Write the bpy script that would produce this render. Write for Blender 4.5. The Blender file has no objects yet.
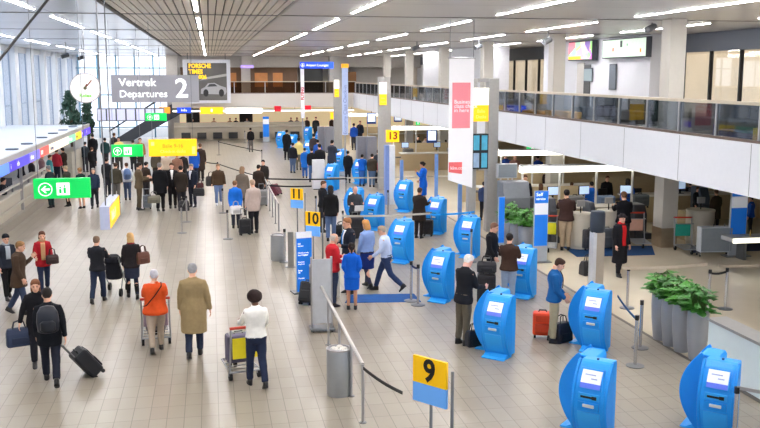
import bpy, math, random
from mathutils import Vector, Matrix, Euler
random.seed(7)
PI = math.pi
COL = bpy.context.scene.collection
SCN = bpy.context.scene

# ------------------------------------------------------------------ camera geometry
FPX, EYE = 900.0, 5.4                      # focal length in pixels of a 760 px wide frame, eye height
PITCH = math.atan(139/FPX)
YAW = math.atan(171/FPX*math.cos(PITCH))   # camera turned to the right of the hall axis (+Y)
_sp, _cp, _ss, _cs = math.sin(PITCH), math.cos(PITCH), math.sin(YAW), math.cos(YAW)
CF = (_ss*_cp, _cs*_cp, -_sp); CR = (_cs, -_ss, 0.0); CU = (_ss*_sp, _cs*_sp, _cp)
def ray(u, v):
    a, b = (u-380)/FPX, (214-v)/FPX
    return [a*CR[i]+b*CU[i]+CF[i] for i in range(3)]
def pz(u, v, z=0.0):
    d = ray(u, v); t = (z-EYE)/d[2]; return Vector((d[0]*t, d[1]*t, z))
def pX(u, v, X):
    d = ray(u, v); t = X/d[0]; return Vector((X, d[1]*t, EYE+d[2]*t))
def pY(u, v, Y):
    d = ray(u, v); t = Y/d[1]; return Vector((d[0]*t, Y, EYE+d[2]*t))
def proj(x, y, z):
    q = (x, y, z-EYE); w = sum(CF[i]*q[i] for i in range(3))
    return 380+FPX*sum(CR[i]*q[i] for i in range(3))/w, 214-FPX*sum(CU[i]*q[i] for i in range(3))/w

# ------------------------------------------------------------------ materials (all node based)
_M = {}
def lin(c):
    return tuple((x/255/12.92) if x <= 10 else ((x/255+0.055)/1.055)**2.4 for x in c)
def mat(rgb, rough=0.6, metal=0.0, emit=0.0, var=0.10, scale=9.0, spec=0.4, bump=0.0, coat=0.0):
    key = (tuple(rgb), rough, metal, emit, var, scale, spec, bump, coat)
    if key in _M: return _M[key]
    m = bpy.data.materials.new('surface'); m.use_nodes = True
    nt = m.node_tree; b = nt.nodes['Principled BSDF']
    c = lin(rgb)
    tc = nt.nodes.new('ShaderNodeTexCoord'); no = nt.nodes.new('ShaderNodeTexNoise')
    no.inputs['Scale'].default_value = scale; no.inputs['Detail'].default_value = 3
    nt.links.new(tc.outputs['Object'], no.inputs['Vector'])
    mx = nt.nodes.new('ShaderNodeMix'); mx.data_type = 'RGBA'
    mx.inputs[6].default_value = (*[x*(1-var) for x in c], 1); mx.inputs[7].default_value = (*[min(1, x*(1+var)) for x in c], 1)
    nt.links.new(no.outputs['Fac'], mx.inputs[0])
    nt.links.new(mx.outputs[2], b.inputs['Base Color'])
    b.inputs['Roughness'].default_value = rough; b.inputs['Metallic'].default_value = metal
    b.inputs['Specular IOR Level'].default_value = spec
    if coat: b.inputs['Coat Weight'].default_value = coat; b.inputs['Coat Roughness'].default_value = .1
    if emit:
        nt.links.new(mx.outputs[2], b.inputs['Emission Color']); b.inputs['Emission Strength'].default_value = emit
    if bump:
        bp = nt.nodes.new('ShaderNodeBump'); bp.inputs['Strength'].default_value = bump; bp.inputs['Distance'].default_value = .02
        nt.links.new(no.outputs['Fac'], bp.inputs['Height']); nt.links.new(bp.outputs['Normal'], b.inputs['Normal'])
    _M[key] = m
    return m
def glass(tint, gloss=0.2, rough=0.02):
    m = bpy.data.materials.new('glass'); m.use_nodes = True; nt = m.node_tree; nt.nodes.clear()
    o = nt.nodes.new('ShaderNodeOutputMaterial'); t = nt.nodes.new('ShaderNodeBsdfTransparent'); g = nt.nodes.new('ShaderNodeBsdfGlossy')
    x = nt.nodes.new('ShaderNodeMixShader'); fr = nt.nodes.new('ShaderNodeLayerWeight'); fr.inputs['Blend'].default_value = gloss
    t.inputs[0].default_value = (*lin(tint), 1); g.inputs['Roughness'].default_value = rough
    nt.links.new(fr.outputs['Facing'], x.inputs[0]); nt.links.new(t.outputs[0], x.inputs[1]); nt.links.new(g.outputs[0], x.inputs[2])
    nt.links.new(x.outputs[0], o.inputs[0]); return m

STEEL = mat((176, 176, 178), .32, .85, var=.06)
DSTEEL = mat((120, 122, 124), .4, .7, var=.06)
CHROME = mat((205, 205, 208), .2, .9, var=.04)
BLACKP = mat((24, 25, 28), .5)
RUBBER = mat((18, 18, 20), .7)
WHITE = mat((232, 233, 236), .5, var=.03)
KBLUE = mat((30, 156, 244), .34, var=.05, spec=.45)
KBLUE2 = mat((22, 146, 236), .36, var=.05)
KBLUE3 = mat((52, 170, 248), .32, var=.05)

# ------------------------------------------------------------------ mesh builder
class MB:
    def __init__(s): s.V, s.F = [], []
    def add(s, vs, fs):
        b = len(s.V); s.V += [tuple(v) for v in vs]; s.F += [tuple(b+i for i in f) for f in fs]; return s
    def box(s, x0, x1, y0, y1, z0, z1, M=None):
        vs = [Vector((x, y, z)) for x in (x0, x1) for y in (y0, y1) for z in (z0, z1)]
        if M: vs = [M @ v for v in vs]
        return s.add(vs, [(0, 1, 3, 2), (4, 6, 7, 5), (0, 4, 5, 1), (2, 3, 7, 6), (0, 2, 6, 4), (1, 5, 7, 3)])
    def loft(s, rings, cap=True):
        n = len(rings[0]); vs = [v for r in rings for v in r]; fs = []
        for k in range(len(rings)-1):
            for i in range(n):
                a, b2 = k*n+i, k*n+(i+1) % n
                fs.append((a, b2, b2+n, a+n))
        if cap: fs += [tuple(range(n-1, -1, -1)), tuple((len(rings)-1)*n+i for i in range(n))]
        return s.add(vs, fs)
    def tube(s, pts, r, n=10, dome=0.0):
        P = [Vector(p) for p in pts]; R = r if isinstance(r, (list, tuple)) else [r]*len(P)
        if dome:
            d0, d1 = (P[0]-P[1]).normalized(), (P[-1]-P[-2]).normalized()
            P = [P[0]+d0*R[0]*dome, P[0]+d0*R[0]*dome*.6]+P+[P[-1]+d1*R[-1]*dome*.6, P[-1]+d1*R[-1]*dome]
            R = [R[0]*.35, R[0]*.8]+list(R)+[R[-1]*.8, R[-1]*.35]
        rings, nrm = [], None
        for i, p in enumerate(P):
            t = (P[min(i+1, len(P)-1)]-P[max(i-1, 0)]).normalized()
            if nrm is None: nrm = t.orthogonal().normalized()
            nrm = (nrm-t*nrm.dot(t))
            nrm = nrm.normalized() if nrm.length > 1e-6 else t.orthogonal().normalized()
            bi = t.cross(nrm)
            rings.append([p+(nrm*math.cos(2*PI*k/n)+bi*math.sin(2*PI*k/n))*R[i] for k in range(n)])
        return s.loft(rings)
    def cyl(s, x, y, z0, z1, r, n=16, r2=None):
        r2 = r if r2 is None else r2
        return s.loft([[(x+rr*math.cos(2*PI*k/n), y+rr*math.sin(2*PI*k/n), z) for k in range(n)] for z, rr in ((z0, r), (z1, r2))])
    def lathe(s, x, y, prof, n=20):
        return s.loft([[(x+r*math.cos(2*PI*k/n), y+r*math.sin(2*PI*k/n), z) for k in range(n)] for r, z in prof])
    def ell(s, c, r, n=12, m=8, M=None):
        rings = []
        for j in range(m+1):
            a = -PI/2+PI*(j+.02)/(m+.04); rings.append([Vector((c[0]+r[0]*math.cos(a)*math.cos(2*PI*k/n), c[1]+r[1]*math.cos(a)*math.sin(2*PI*k/n), c[2]+r[2]*math.sin(a))) for k in range(n)])
        if M: rings = [[M @ v for v in q] for q in rings]
        return s.loft(rings)
    def prism(s, poly, x0, x1):          # poly in (y, z), extruded along x
        n = len(poly); vs = [(x0, y, z) for y, z in poly]+[(x1, y, z) for y, z in poly]
        fs = [tuple(range(n)), tuple(range(2*n-1, n-1, -1))]+[(i, i+n, (i+1) % n+n, (i+1) % n) for i in range(n)]
        return s.add(vs, fs)
    def xform(s, M): s.V = [tuple(M @ Vector(v)) for v in s.V]; return s
    def build(s, name, m, parent=None, smooth=False, bevel=0.0, kind=None, flat_ang=None):
        me = bpy.data.meshes.new(name); me.from_pydata(s.V, [], s.F); me.validate()
        import bmesh
        bm = bmesh.new(); bm.from_mesh(me); bmesh.ops.recalc_face_normals(bm, faces=bm.faces); bm.to_mesh(me); bm.free()
        me.materials.append(m)
        if smooth: me.polygons.foreach_set('use_smooth', [True]*len(me.polygons))
        o = bpy.data.objects.new(name, me); COL.objects.link(o)
        if parent is not None: o.parent = parent
        if kind: o['kind'] = kind
        if bevel:
            b = o.modifiers.new('bevel', 'BEVEL'); b.width = bevel; b.segments = 2; b.limit_method = 'ANGLE'; b.angle_limit = .6
        if smooth and flat_ang is not None:
            try: me.set_sharp_from_angle(angle=flat_ang)
            except Exception: pass
        return o
def tag(o, label, cat, group=None):
    o['label'] = label; o['category'] = cat
    if group: o['group'] = group
    return o
def thing(name, label, cat, loc=(0, 0, 0), rz=0.0, group=None):
    o = bpy.data.objects.new(name, None); COL.objects.link(o)
    o.location = loc; o.rotation_euler = (0, 0, rz); o.empty_display_size = .2
    return tag(o, label, cat, group)
def struct(name, mb, m, **k): return mb.build(name, m, kind='structure', **k)
def dup(root, loc, rz=0.0, label=None, group=None):
    kids = [c for c in root.children]
    r = root.copy(); COL.objects.link(r); r.location = loc; r.rotation_euler = (0, 0, rz)
    if label: r['label'] = label
    if group: r['group'] = group
    for ch in kids:
        c = ch.copy(); COL.objects.link(c); c.parent = r
        for g in ch.children:
            d = g.copy(); COL.objects.link(d); d.parent = c
    return r
_font = [None]
def text(parent, body, size, loc, m, rot=(PI/2, 0, 0), align='LEFT', name='lettering', bold=0.0, sx=1.0):
    cu = bpy.data.curves.new(name, 'FONT'); cu.body = body; cu.size = size; cu.extrude = .003; cu.align_x = align; cu.align_y = 'CENTER'
    cu.offset = bold; cu.resolution_u = 3
    cu.materials.append(m)
    o = bpy.data.objects.new(name, cu); COL.objects.link(o); o.location = loc; o.rotation_euler = rot; o.scale = (sx, 1, 1); o.parent = parent
    return o
# ================================================================== SETTING
BAY = 9.4; Y0B = 26.6                     # structural bays along the hall
def floor_mat():
    m = bpy.data.materials.new('stone_tiles'); m.use_nodes = True; nt = m.node_tree; b = nt.nodes['Principled BSDF']
    N = nt.nodes.new; L = nt.links.new
    ge = N('ShaderNodeNewGeometry'); mp = N('ShaderNodeMapping'); mp.inputs['Rotation'].default_value = (0, 0, PI/2)
    L(ge.outputs['Position'], mp.inputs['Vector'])
    br = N('ShaderNodeTexBrick'); br.offset = 0.0; br.squash = 1.0
    br.inputs['Scale'].default_value = 1.0; br.inputs['Brick Width'].default_value = .54; br.inputs['Row Height'].default_value = .27
    br.inputs['Mortar Size'].default_value = .0065; br.inputs['Mortar Smooth'].default_value = .3; br.inputs['Bias'].default_value = 0
    br.inputs['Color1'].default_value = (*lin((150, 142, 128)), 1); br.inputs['Color2'].default_value = (*lin((144, 135, 120)), 1)
    br.inputs['Mortar'].default_value = (*lin((108, 101, 90)), 1)
    L(mp.outputs[0], br.inputs['Vector'])
    no = N('ShaderNodeTexNoise'); no.inputs['Scale'].default_value = .35; no.inputs['Detail'].default_value = 4
    L(ge.outputs['Position'], no.inputs['Vector'])
    mx = N('ShaderNodeMix'); mx.data_type = 'RGBA'; mx.blend_type = 'MULTIPLY'; mx.inputs[0].default_value = .35
    cr = N('ShaderNodeValToRGB'); cr.color_ramp.elements[0].color = (.78, .74, .70, 1); cr.color_ramp.elements[1].color = (1, 1, 1, 1)
    cr.color_ramp.elements[0].position = .3; cr.color_ramp.elements[1].position = .7
    L(no.outputs['Fac'], cr.inputs[0]); L(br.outputs['Color'], mx.inputs[6]); L(cr.outputs[0], mx.inputs[7])
    L(mx.outputs[2], b.inputs['Base Color'])
    b.inputs['Roughness'].default_value = .30; b.inputs['Specular IOR Level'].default_value = .38
    return m
def plain_stone():
    m = mat((206, 194, 172), .22, var=.10, scale=.8, spec=.5)
    return m
fl = MB().add([(-14, -3, 0), (8.9, -3, 0), (8.9, 96, 0), (-14, 96, 0)], [(0, 1, 2, 3)])
struct('floor', fl, floor_mat())
fl = MB().add([(8.9, -3, 0), (24, -3, 0), (24, 96, 0), (8.9, 96, 0)], [(0, 1, 2, 3)])
struct('floor_checkin', fl, plain_stone())
struct('trim_1', MB().box(8.86, 8.94, 6, 60, 0, .004), mat((90, 84, 76), .5))

CZ = 7.1
def ceil_mat(rgb, rough, pw, ph):
    m = bpy.data.materials.new('ceiling_panels'); m.use_nodes = True; nt = m.node_tree; b = nt.nodes['Principled BSDF']
    N = nt.nodes.new; L = nt.links.new
    ge = N('ShaderNodeNewGeometry'); mp = N('ShaderNodeMapping'); mp.inputs['Location'].default_value = (0, -Y0B, 0)
    L(ge.outputs['Position'], mp.inputs['Vector'])
    br = N('ShaderNodeTexBrick'); br.offset = 0.0
    br.inputs['Scale'].default_value = 1.0; br.inputs['Brick Width'].default_value = pw; br.inputs['Row Height'].default_value = ph
    br.inputs['Mortar Size'].default_value = .012
    br.inputs['Color1'].default_value = (*lin(rgb), 1); br.inputs['Color2'].default_value = (*lin([x*.97 for x in rgb]), 1)
    br.inputs['Mortar'].default_value = (*lin([x*.72 for x in rgb]), 1)
    L(mp.outputs[0], br.inputs['Vector']); L(br.outputs['Color'], b.inputs['Base Color'])
    b.inputs['Roughness'].default_value = rough; b.inputs['Specular IOR Level'].default_value = .6
    return m
def slab(x0, x1, z0=CZ, z1=CZ+.15, y0=-3, y1=88): return MB().box(x0, x1, y0, y1, z0, z1)
struct('ceiling_west', slab(-12.2, -2.42), ceil_mat((238, 241, 246), .2, 4.2, 4.7))
struct('ceiling_east', slab(2.02, 21), ceil_mat((238, 236, 232), .24, 4.2, 4.7))
struct('ceiling_void', slab(-2.42, 2.02, CZ+.10, CZ+.2), mat((92, 84, 76), .8))
sl = MB(); x = -2.36
while x < 2.0:
    sl.box(x, x+.165, -3, 88, CZ, CZ+.05); x += .2
struct('ceiling_slats', sl, mat((234, 224, 212), .4, var=.03))
struct('trim_2', MB().box(-2.50, -2.38, -3, 88, CZ-.03, CZ+.06), mat((66, 62, 58), .6))
struct('trim_3', MB().box(1.98, 2.06, -3, 88, CZ-.02, CZ+.06), mat((150, 146, 140), .6))
for k in range(-1, 7):
    struct('trim_%d' % (k+5), MB().box(-11.9, 20.5, Y0B+k*BAY-.05, Y0B+k*BAY+.05, CZ-.015, CZ+.04), mat((112, 110, 108), .6))
# linear lights: a frame with a glowing diffuser in every bay
LAMP = mat((252, 250, 252), .5, emit=104.0, var=0.0)
lrows = {-8.7: 'by the window wall', -4.45: 'beside the clock', -.28: 'in the slatted strip', 3.95: 'over the kiosk lanes', 8.15: 'along the gallery front', 12.4: 'over the gallery edge', 16.4: 'deep over the upper gallery'}
proto = None
for xr, wd in lrows.items():
    for k in range(-2, 6):
        loc = (xr, Y0B+1.4+k*BAY, CZ)
        lab = 'long white strip light set in the ceiling, row ' + wd
        if proto is None:
            proto = thing('ceiling_light', lab, 'ceiling light', loc, 0, 'ceiling strip lights ' + wd)
            MB().box(-.06, .06, -.03, 6.63, -.010, .02).build('light_frame', WHITE, proto)
            MB().box(-.042, .042, 0, 6.6, -.016, -.004).build('diffuser', LAMP, proto)
        else: dup(proto, loc, 0, lab, 'ceiling strip lights ' + wd)

# ---- window wall on the west side
WX = -11.5
COLM = mat((214, 219, 226), .6, var=.04)
FRAME = mat((150, 164, 184), .5, .1)
PANE = glass((240, 243, 248), .08)
wl = MB().box(WX-.5, WX+.1, -3, 30, 0, CZ)
struct('wall_west', wl, mat((205, 210, 216), .6))
struct('wall_west_sill', MB().box(WX-.5, WX+.05, 30, 82, 0, .8), mat((170, 176, 182), .6))
struct('wall_west_head', MB().box(WX-.4, WX+.1, 30, 82, CZ-.35, CZ), mat((196, 200, 206), .6))
wy = [33.2, 42.6, 52.0, 56.5, 61.4, 66.1, 70.8, 75.5, 81.5]
for y in wy:
    struct('column_west', MB().box(WX-.35, WX+.35, y, y+1.05, 0, CZ), COLM, bevel=.02)
n = 1
for a, b in zip(wy[:-1], wy[1:]):
    fr = MB()
    for j in range(3):
        yy = a+1.05+(b-a-1.05)*j/2; fr.box(WX-.04, WX+.04, yy-.03, yy+.03, .8, CZ-.35)
    fr.box(WX-.04, WX+.04, a+1.05, b, 3.6, 3.68)
    w = struct('window_%d' % n, fr, FRAME)
    MB().box(WX-.01, WX+.01, a+1.05, b, .8, CZ-.35).build('window_pane', PANE, w); n += 1
# ---- glazed end wall behind the departures sign
EY = 81.5
fr = MB()
for j in range(6):
    xx = -11.0+j*1.56; fr.box(xx-.06, xx+.06, EY-.06, EY+.06, 0, CZ)
for z in (.9, 3.7, 6.0): fr.box(-11.2, -3.2, EY-.05, EY+.05, z-.05, z+.05)
w = struct('window_%d' % n, fr, mat((96, 140, 166), .5)); n += 1
MB().box(-11.2, -3.2, EY-.01, EY+.01, 0, CZ).build('window_pane', PANE, w)
struct('column_end', MB().box(-3.6, -2.6, 79.5, 80.4, 0, CZ), mat((176, 172, 166), .6), bevel=.02)

# ---- far end: parapet, balustrade and wall of the upper gallery
BAND = mat((226, 228, 234), .45, var=.03)
WARMBAND = mat((212, 206, 198), .5, var=.03)
GFL = mat((170, 162, 152), .5)
struct('wall_far_parapet', MB().box(-3.0, 12.4, 75.0, 75.3, 2.75, 3.9), WARMBAND)
struct('slab_far', MB().box(-3.0, 21, 75.3, 88, 3.3, 3.6), GFL)
struct('wall_far', MB().box(-3.2, 21, 87.0, 87.4, 3.6, CZ), mat((186, 182, 176), .6))
struct('wall_far_soffit', MB().box(-3.0, 21, 84.6, 87, 6.1, CZ), mat((178, 174, 168), .6))
SHOP = mat((110, 84, 64), .5, var=.4, scale=.5, emit=.12)  # faint glow in the colour stands in for light on the shopfront
struct('wall_far_shopfront', MB().box(-2.6, 8.2, 86.0, 86.2, 3.6, 6.1), SHOP)
struct('wall_far_lower', MB().box(-3.2, 21, 84.0, 84.3, 0, 3.3), mat((232, 208, 166), .6, emit=.55))  # cream glow of the wall itself stands in for desk lighting
for x0, x1 in ((-2.2, -.2), (.9, 2.5), (4.2, 5.4), (5.9, 6.8)):
    struct('wall_far_display', MB().box(x0, x1, 85.85, 86.0, 4.3, 5.6), mat((176, 118, 70), .5, emit=.35, var=.35, scale=1.2))
struct('column_far', MB().box(2.9, 3.7, 83.5, 84.6, 3.6, CZ), mat((182, 178, 172), .6))
struct('column_far_b', MB().box(11.0, 12.0, 84, 85, 3.6, CZ), mat((176, 174, 172), .6))
struct('door_1', MB().box(8.6, 10.6, 85.8, 86.0, 3.6, 6.3), mat((52, 54, 54), .3))
struct('door_2', MB().box(12.6, 13.8, 85.8, 86.0, 3.6, 5.7), mat((140, 96, 54), .5))
GLASSD = glass((178, 184, 190), .06, .03)
def balustrade(label, axis, c, a, b, step, z0, z1, pane):
    t = thing('glass_balustrade', label, 'balustrade', (0, 0, 0))
    k = a
    pm, gm = MB(), MB()
    lo, hi = (lambda m, p0, p1, q0, q1, e: m.box(c-e, c+e, p0, p1, q0, q1) if axis == 'y' else m.box(p0, p1, c-e, c+e, q0, q1)), None
    while k <= b+.01:
        pm = MB(); lo(pm, k-.03, k+.03, z0, z1, .04); pm.build('post', STEEL, t)
        if k+step <= b+.01:
            gm = MB(); lo(gm, k+.03, k+step-.03, z0+.04, z1-.03, .008); gm.build('glass_panel', pane, t)
        k += step
    rm = MB(); lo(rm, a-.05, b+.05, z1-.02, z1+.05, .06); rm.build('handrail', mat((196, 184, 164), .4), t)
    bm_ = MB(); lo(bm_, a-.05, b+.05, z0-.03, z0+.03, .07); bm_.build('base_rail', mat((96, 78, 70), .5), t)
    return t
balustrade('long glass balustrade with beige handrail along the white side gallery', 'y', 11.92, 14.5, 74.2, 1.756, 3.93, 4.75, GLASSD)
balustrade('dark glass balustrade across the far end gallery', 'x', 75.15, -3.0, 12.0, 2.5, 3.93, 4.85, glass((200, 188, 176), .05, .1))

# ---- side gallery on the east
struct('wall_east_parapet', MB().box(11.82, 12.02, 10, 75.2, 2.7, 3.9), BAND)
sj = MB(); y = 15.0
while y < 75: sj.box(11.814, 11.83, y-.008, y+.008, 2.72, 3.88); y += 3.15
struct('trim_20', sj, mat((150, 152, 158), .6))
struct('slab_east', MB().box(12.02, 21, 10, 75.3, 2.75, 3.65), mat((150, 146, 140), .5))
PIL = mat((202, 197, 187), .55, var=.03)
PILS = [(14.15, 25.9), (14.35, 36.0), (14.2, 45.3), (14.35, 54.7), (14.1, 63.5), (14.35, 73.0)]
for i, (x, y) in enumerate(PILS):
    struct('pillar_east', MB().box(x-.26, x+.26, y-.05, y+.55, 0, CZ), PIL, bevel=.015)
for i, (x, y) in enumerate(PILS[:1]):
    struct('trim_21', MB().box(x-.27, x+.27, y-.06, y+.56, 0, .62), mat((158, 140, 116), .35, .3))
GREYW = mat((92, 98, 108), .5, var=.03)
struct('wall_east_fascia', MB().box(19.8, 20.2, 10, 88, 6.35, CZ), GREYW)
struct('wall_east', MB().box(22.6, 22.9, 10, 88, 3.6, CZ), mat((232, 222, 204), .6, emit=.75, var=.2, scale=.45))  # back wall of the shops emits, painted stand-in for their interior light
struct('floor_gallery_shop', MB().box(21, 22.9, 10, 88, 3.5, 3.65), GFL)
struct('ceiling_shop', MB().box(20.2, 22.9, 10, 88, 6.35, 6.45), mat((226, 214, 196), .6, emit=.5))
SHOPG = glass((244, 242, 238), .12)
def shopwin(y0, y1, num, step):
    f = MB(); y = y0
    while y < y1+.01: f.box(19.86, 20.0, y-.045, y+.045, 3.65, 6.35); y += step
    w = struct('window_%d' % num, f, BLACKP)
    MB().box(19.92, 19.94, y0, y1, 3.65, 6.35).build('window_pane', SHOPG, w)
shopwin(25.2, 35.85, 30, 2.13); shopwin(48.6, 62.4, 31, 2.3)
struct('wall_east_far', MB().box(19.8, 20.0, 62.4, 86, 3.65, 6.35), mat((206, 208, 210), .6))
WB = mat((216, 217, 222), .55, var=.02)
struct('wall_east_block', MB().box(18.4, 19.85, 35.9, 48.4, 3.65, CZ), WB)
struct('door_3', MB().box(18.37, 18.42, 42.0, 42.75, 3.65, 5.9), mat((58, 60, 60), .4))
struct('door_4', MB().box(18.36, 18.42, 42.75, 43.6, 3.65, 6.0), mat((186, 182, 176), .5))
struct('wall_east_under', MB().box(20.5, 20.8, 10, 88, 0, 2.8), mat((196, 168, 126), .6, var=.15, scale=.6))
ws = MB()  # added glazing, unseen behind the camera, lets frontal light onto upright faces
for k in range(13): ws.box(-12.2+k*2.75-.1, -12.2+k*2.75+.1, -3.2, -3.0, 0, CZ)
for z in (.2, 3.5, CZ-.2): ws.box(-12.2, 21, -3.2, -3.0, z-.2, z+.2)
w_ = struct('window_40', ws, FRAME); MB().box(-12.2, 21, -3.12, -3.08, .4, CZ-.4).build('window_pane', PANE, w_)
# white wall pieces on the gallery between the far pillars
struct('wall_gallery_white', MB().box(16.2, 17.6, 52, 60, 3.65, CZ), mat((222, 222, 226), .5))
struct('wall_gallery_white_b', MB().box(16.6, 17.6, 63.6, 70, 3.65, CZ), mat((222, 222, 226), .5))

# ------------------------------------------------------------------ light, world, camera
w = bpy.data.worlds.new('World'); SCN.world = w; w.use_nodes = True; nt = w.node_tree
bg = nt.nodes['Background']; tc = nt.nodes.new('ShaderNodeTexCoord'); sp = nt.nodes.new('ShaderNodeSeparateXYZ'); cr = nt.nodes.new('ShaderNodeValToRGB')
nt.links.new(tc.outputs['Generated'], sp.inputs[0]); nt.links.new(sp.outputs['Z'], cr.inputs[0])
cr.color_ramp.elements[0].position = 0.0; cr.color_ramp.elements[0].color = (.93, .955, 1, 1)
cr.color_ramp.elements[1].position = .6; cr.color_ramp.elements[1].color = (.84, .91, 1, 1)
nt.links.new(cr.outputs[0], bg.inputs[0]); bg.inputs[1].default_value = 2.0
cam = bpy.data.cameras.new('camera'); co = bpy.data.objects.new('camera', cam); COL.objects.link(co); SCN.camera = co
co.location = (0, 0, EYE); co.rotation_euler = (PI/2-PITCH, 0, -YAW)
cam.sensor_fit = 'HORIZONTAL'; cam.sensor_width = 36.0; cam.lens = FPX*36/760; cam.clip_end = 300; cam.clip_start = .1
SCN.view_settings.view_transform = 'Standard'; SCN.view_settings.look = 'None'; SCN.view_settings.exposure = 0.2; SCN.view_settings.gamma = 1.0
SCN.cycles.use_denoising = True; SCN.cycles.max_bounces = 8; SCN.cycles.diffuse_bounces = 4; SCN.cycles.transparent_max_bounces = 12
SCN.cycles.sample_clamp_indirect = 6.0
# ================================================================== KIOSKS
def kprof(z, bulge=.25, z0=.03, z1=1.19):
    t = (z-(z0+z1)/2)/((z1-z0)/2); return -bulge*(1-t*t)
def arc_panel(x0, x1, z0, z1, off, n=8, th=.02, bulge=.25):
    """curved slab hugging the front arc of a cabinet"""
    m = MB(); out = []
    zs = [z0+(z1-z0)*i/n for i in range(n+1)]
    poly = [(kprof(z, bulge)-off, z) for z in zs]+[(kprof(z, bulge)-off+th, z) for z in reversed(zs)]
    return m.prism(poly, x0, x1)
def ktr(side):
    return Matrix.Translation((-.36, .43, 0)) @ Matrix.Rotation(-PI/2, 4, 'Z') if side else Matrix.Identity(4)
SCREEN_W = mat((222, 228, 240), .3, emit=.28, var=.02); SCREEN_B = mat((92, 116, 222), .3, emit=.25, var=.05)
SCREEN_T = mat((150, 160, 185), .4, emit=.3)
def make_kiosk(label, loc, rz):
    t = thing('check_in_kiosk', label, 'check-in kiosk', loc, rz, None)
    for side in (0, 1):
        M = ktr(side)
        zs = [.03+1.16*i/14 for i in range(15)]
        poly = [(kprof(z), z) for z in zs]+[(.06, 1.21), (.27, 1.20), (.30, 1.15), (.30, .03)]
        MB().prism(poly, -.225, .225).xform(M).build('cabinet', KBLUE, t, bevel=.012)
        zs = [.02+1.20*i/18 for i in range(19)]
        poly = [(kprof(z, .275 if side else .258, .02, 1.23 if side else 1.205)-.0, z) for z in zs]+[(.03, 1.25 if side else 1.215), (.06, 1.21), (.06, .02)]
        for sx in (-1, 1):
            MB().prism(poly, sx*.245-.024, sx*.245+.024).xform(M).build('side_cheek', KBLUE2, t, bevel=.012)
        zs = [.06+.02*i for i in range(0)]
        poly = [(.08, 0), (-.24, 0), (-.25, .02), (-.15, .035), (-.02, .10), (.08, .10)]
        MB().prism(poly, -.235, .235).xform(M).build('foot_plate', KBLUE3, t, bevel=.006)
        s = arc_panel(-.18, .18, .84, 1.12, .022, th=.03).xform(M).build('screen_bezel', KBLUE2, t)
        arc_panel(-.15, .15, .93, 1.10, .028, th=.01).xform(M).build('screen', SCREEN_W, s)
        arc_panel(-.15, .15, .86, .93, .028, th=.01).xform(M).build('screen_footer', SCREEN_B, s)
        arc_panel(-.10, .06, 1.035, 1.05, .031, n=2, th=.006).xform(M).build('screen_text', SCREEN_T, s); arc_panel(0, .09, .985, 1.0, .031, n=2, th=.006).xform(M).build('screen_text', SCREEN_T, s)
        MB().box(-.16, .16, .0, .02, 0, .1).xform(Matrix.Translation((0, kprof(.74)-.022, .69))).xform(M).build('card_reader', KBLUE3, t, bevel=.006)
        MB().box(-.12, .06, -.008, .01, .03, .06).xform(Matrix.Translation((0, kprof(.74)-.022, .69))).xform(M).build('card_slot', BLACKP, t)
        MB().box(.05, .12, -.014, .01, .02, .07).xform(Matrix.Translation((0, kprof(.74)-.022, .69))).xform(M).build('card_mouth', BLACKP, t, bevel=.004)
        p = arc_panel(-.16, .16, .54, .655, .02, n=3, th=.03).xform(M).build('ticket_printer', KBLUE2, t)
        MB().box(-.08, .09, -.02, .02, 0, .045).xform(Matrix.Translation((0, kprof(.60)-.02, .585))).xform(M).build('ticket_slot', mat((214, 216, 218), .3, .3), p, bevel=.008)
        arc_panel(-.17, .17, .14, .50, .012, th=.02).xform(M).build('access_door', KBLUE3, t)
        if not side: MB().lathe(0, .10, [(.02, 1.20), (.02, 1.235), (.008, 1.237)], 12).xform(M).build('status_lamp', mat((10, 50, 120), .3), t)
    return t
KP = [(495, 358, 'blue check-in kiosk used by the white-haired man in a black jacket'),
      (592, 352, 'blue check-in kiosk by the man in the blue jacket, before the steel bin post'),
      (590, 442, 'blue check-in kiosk cut by the lower picture edge, nearer the number 9 sign'),
      (715, 442, 'blue check-in kiosk beside the low white desk wall and the steel handrail'),
      (438, 302, 'blue check-in kiosk behind the end of the dark blue carpet with no one at it'),
      (467, 258, 'blue check-in kiosk standing below the tall white and pink banner'),
      (400, 263, 'blue check-in kiosk behind the walking man in the pale blue shirt'),
      (403, 212, 'blue check-in kiosk below the number 13 sign, screen facing the hall'),
      (435, 234, 'blue check-in kiosk used by the man in the dark brown coat with a black case'),
      (373, 230, 'blue check-in kiosk next to the bald man holding a white paper'),
      (521, 298, 'blue check-in kiosk used by the man in the brown leather jacket'),
      (353, 222, 'blue check-in kiosk behind the bald man holding a white paper')]
kp = None
for u, v, lab in KP:
    p = pz(u, v); yaw = math.radians(-44)
    d = Vector((math.sin(yaw), -math.cos(yaw), 0)); loc = p-d*.12
    if kp is None: kp = make_kiosk(lab, loc, yaw)
    else: dup(kp, loc, yaw, lab)
for u, v, lab in [(281, 148, 'far blue kiosk farthest along the lane, beside the black-coated visitor'), (293, 152, 'far blue kiosk just behind the man in the black vest'),
                  (308, 142, 'far blue kiosk below the man standing at the far desks'), (320, 147, 'far blue kiosk in front of two grey cabinets'),
                  (341, 171, 'large far blue kiosk the man in the long navy coat is using'), (360, 184, 'far blue kiosk between the man in the black suit and the blue jacket'),
                  (332, 190, 'far blue kiosk seen behind the white partition of the waiting group'), (309, 160, 'far blue kiosk among the waiting group of travellers')]:
    p = pz(u, v); dup(kp, p, math.radians(-44), lab)

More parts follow.
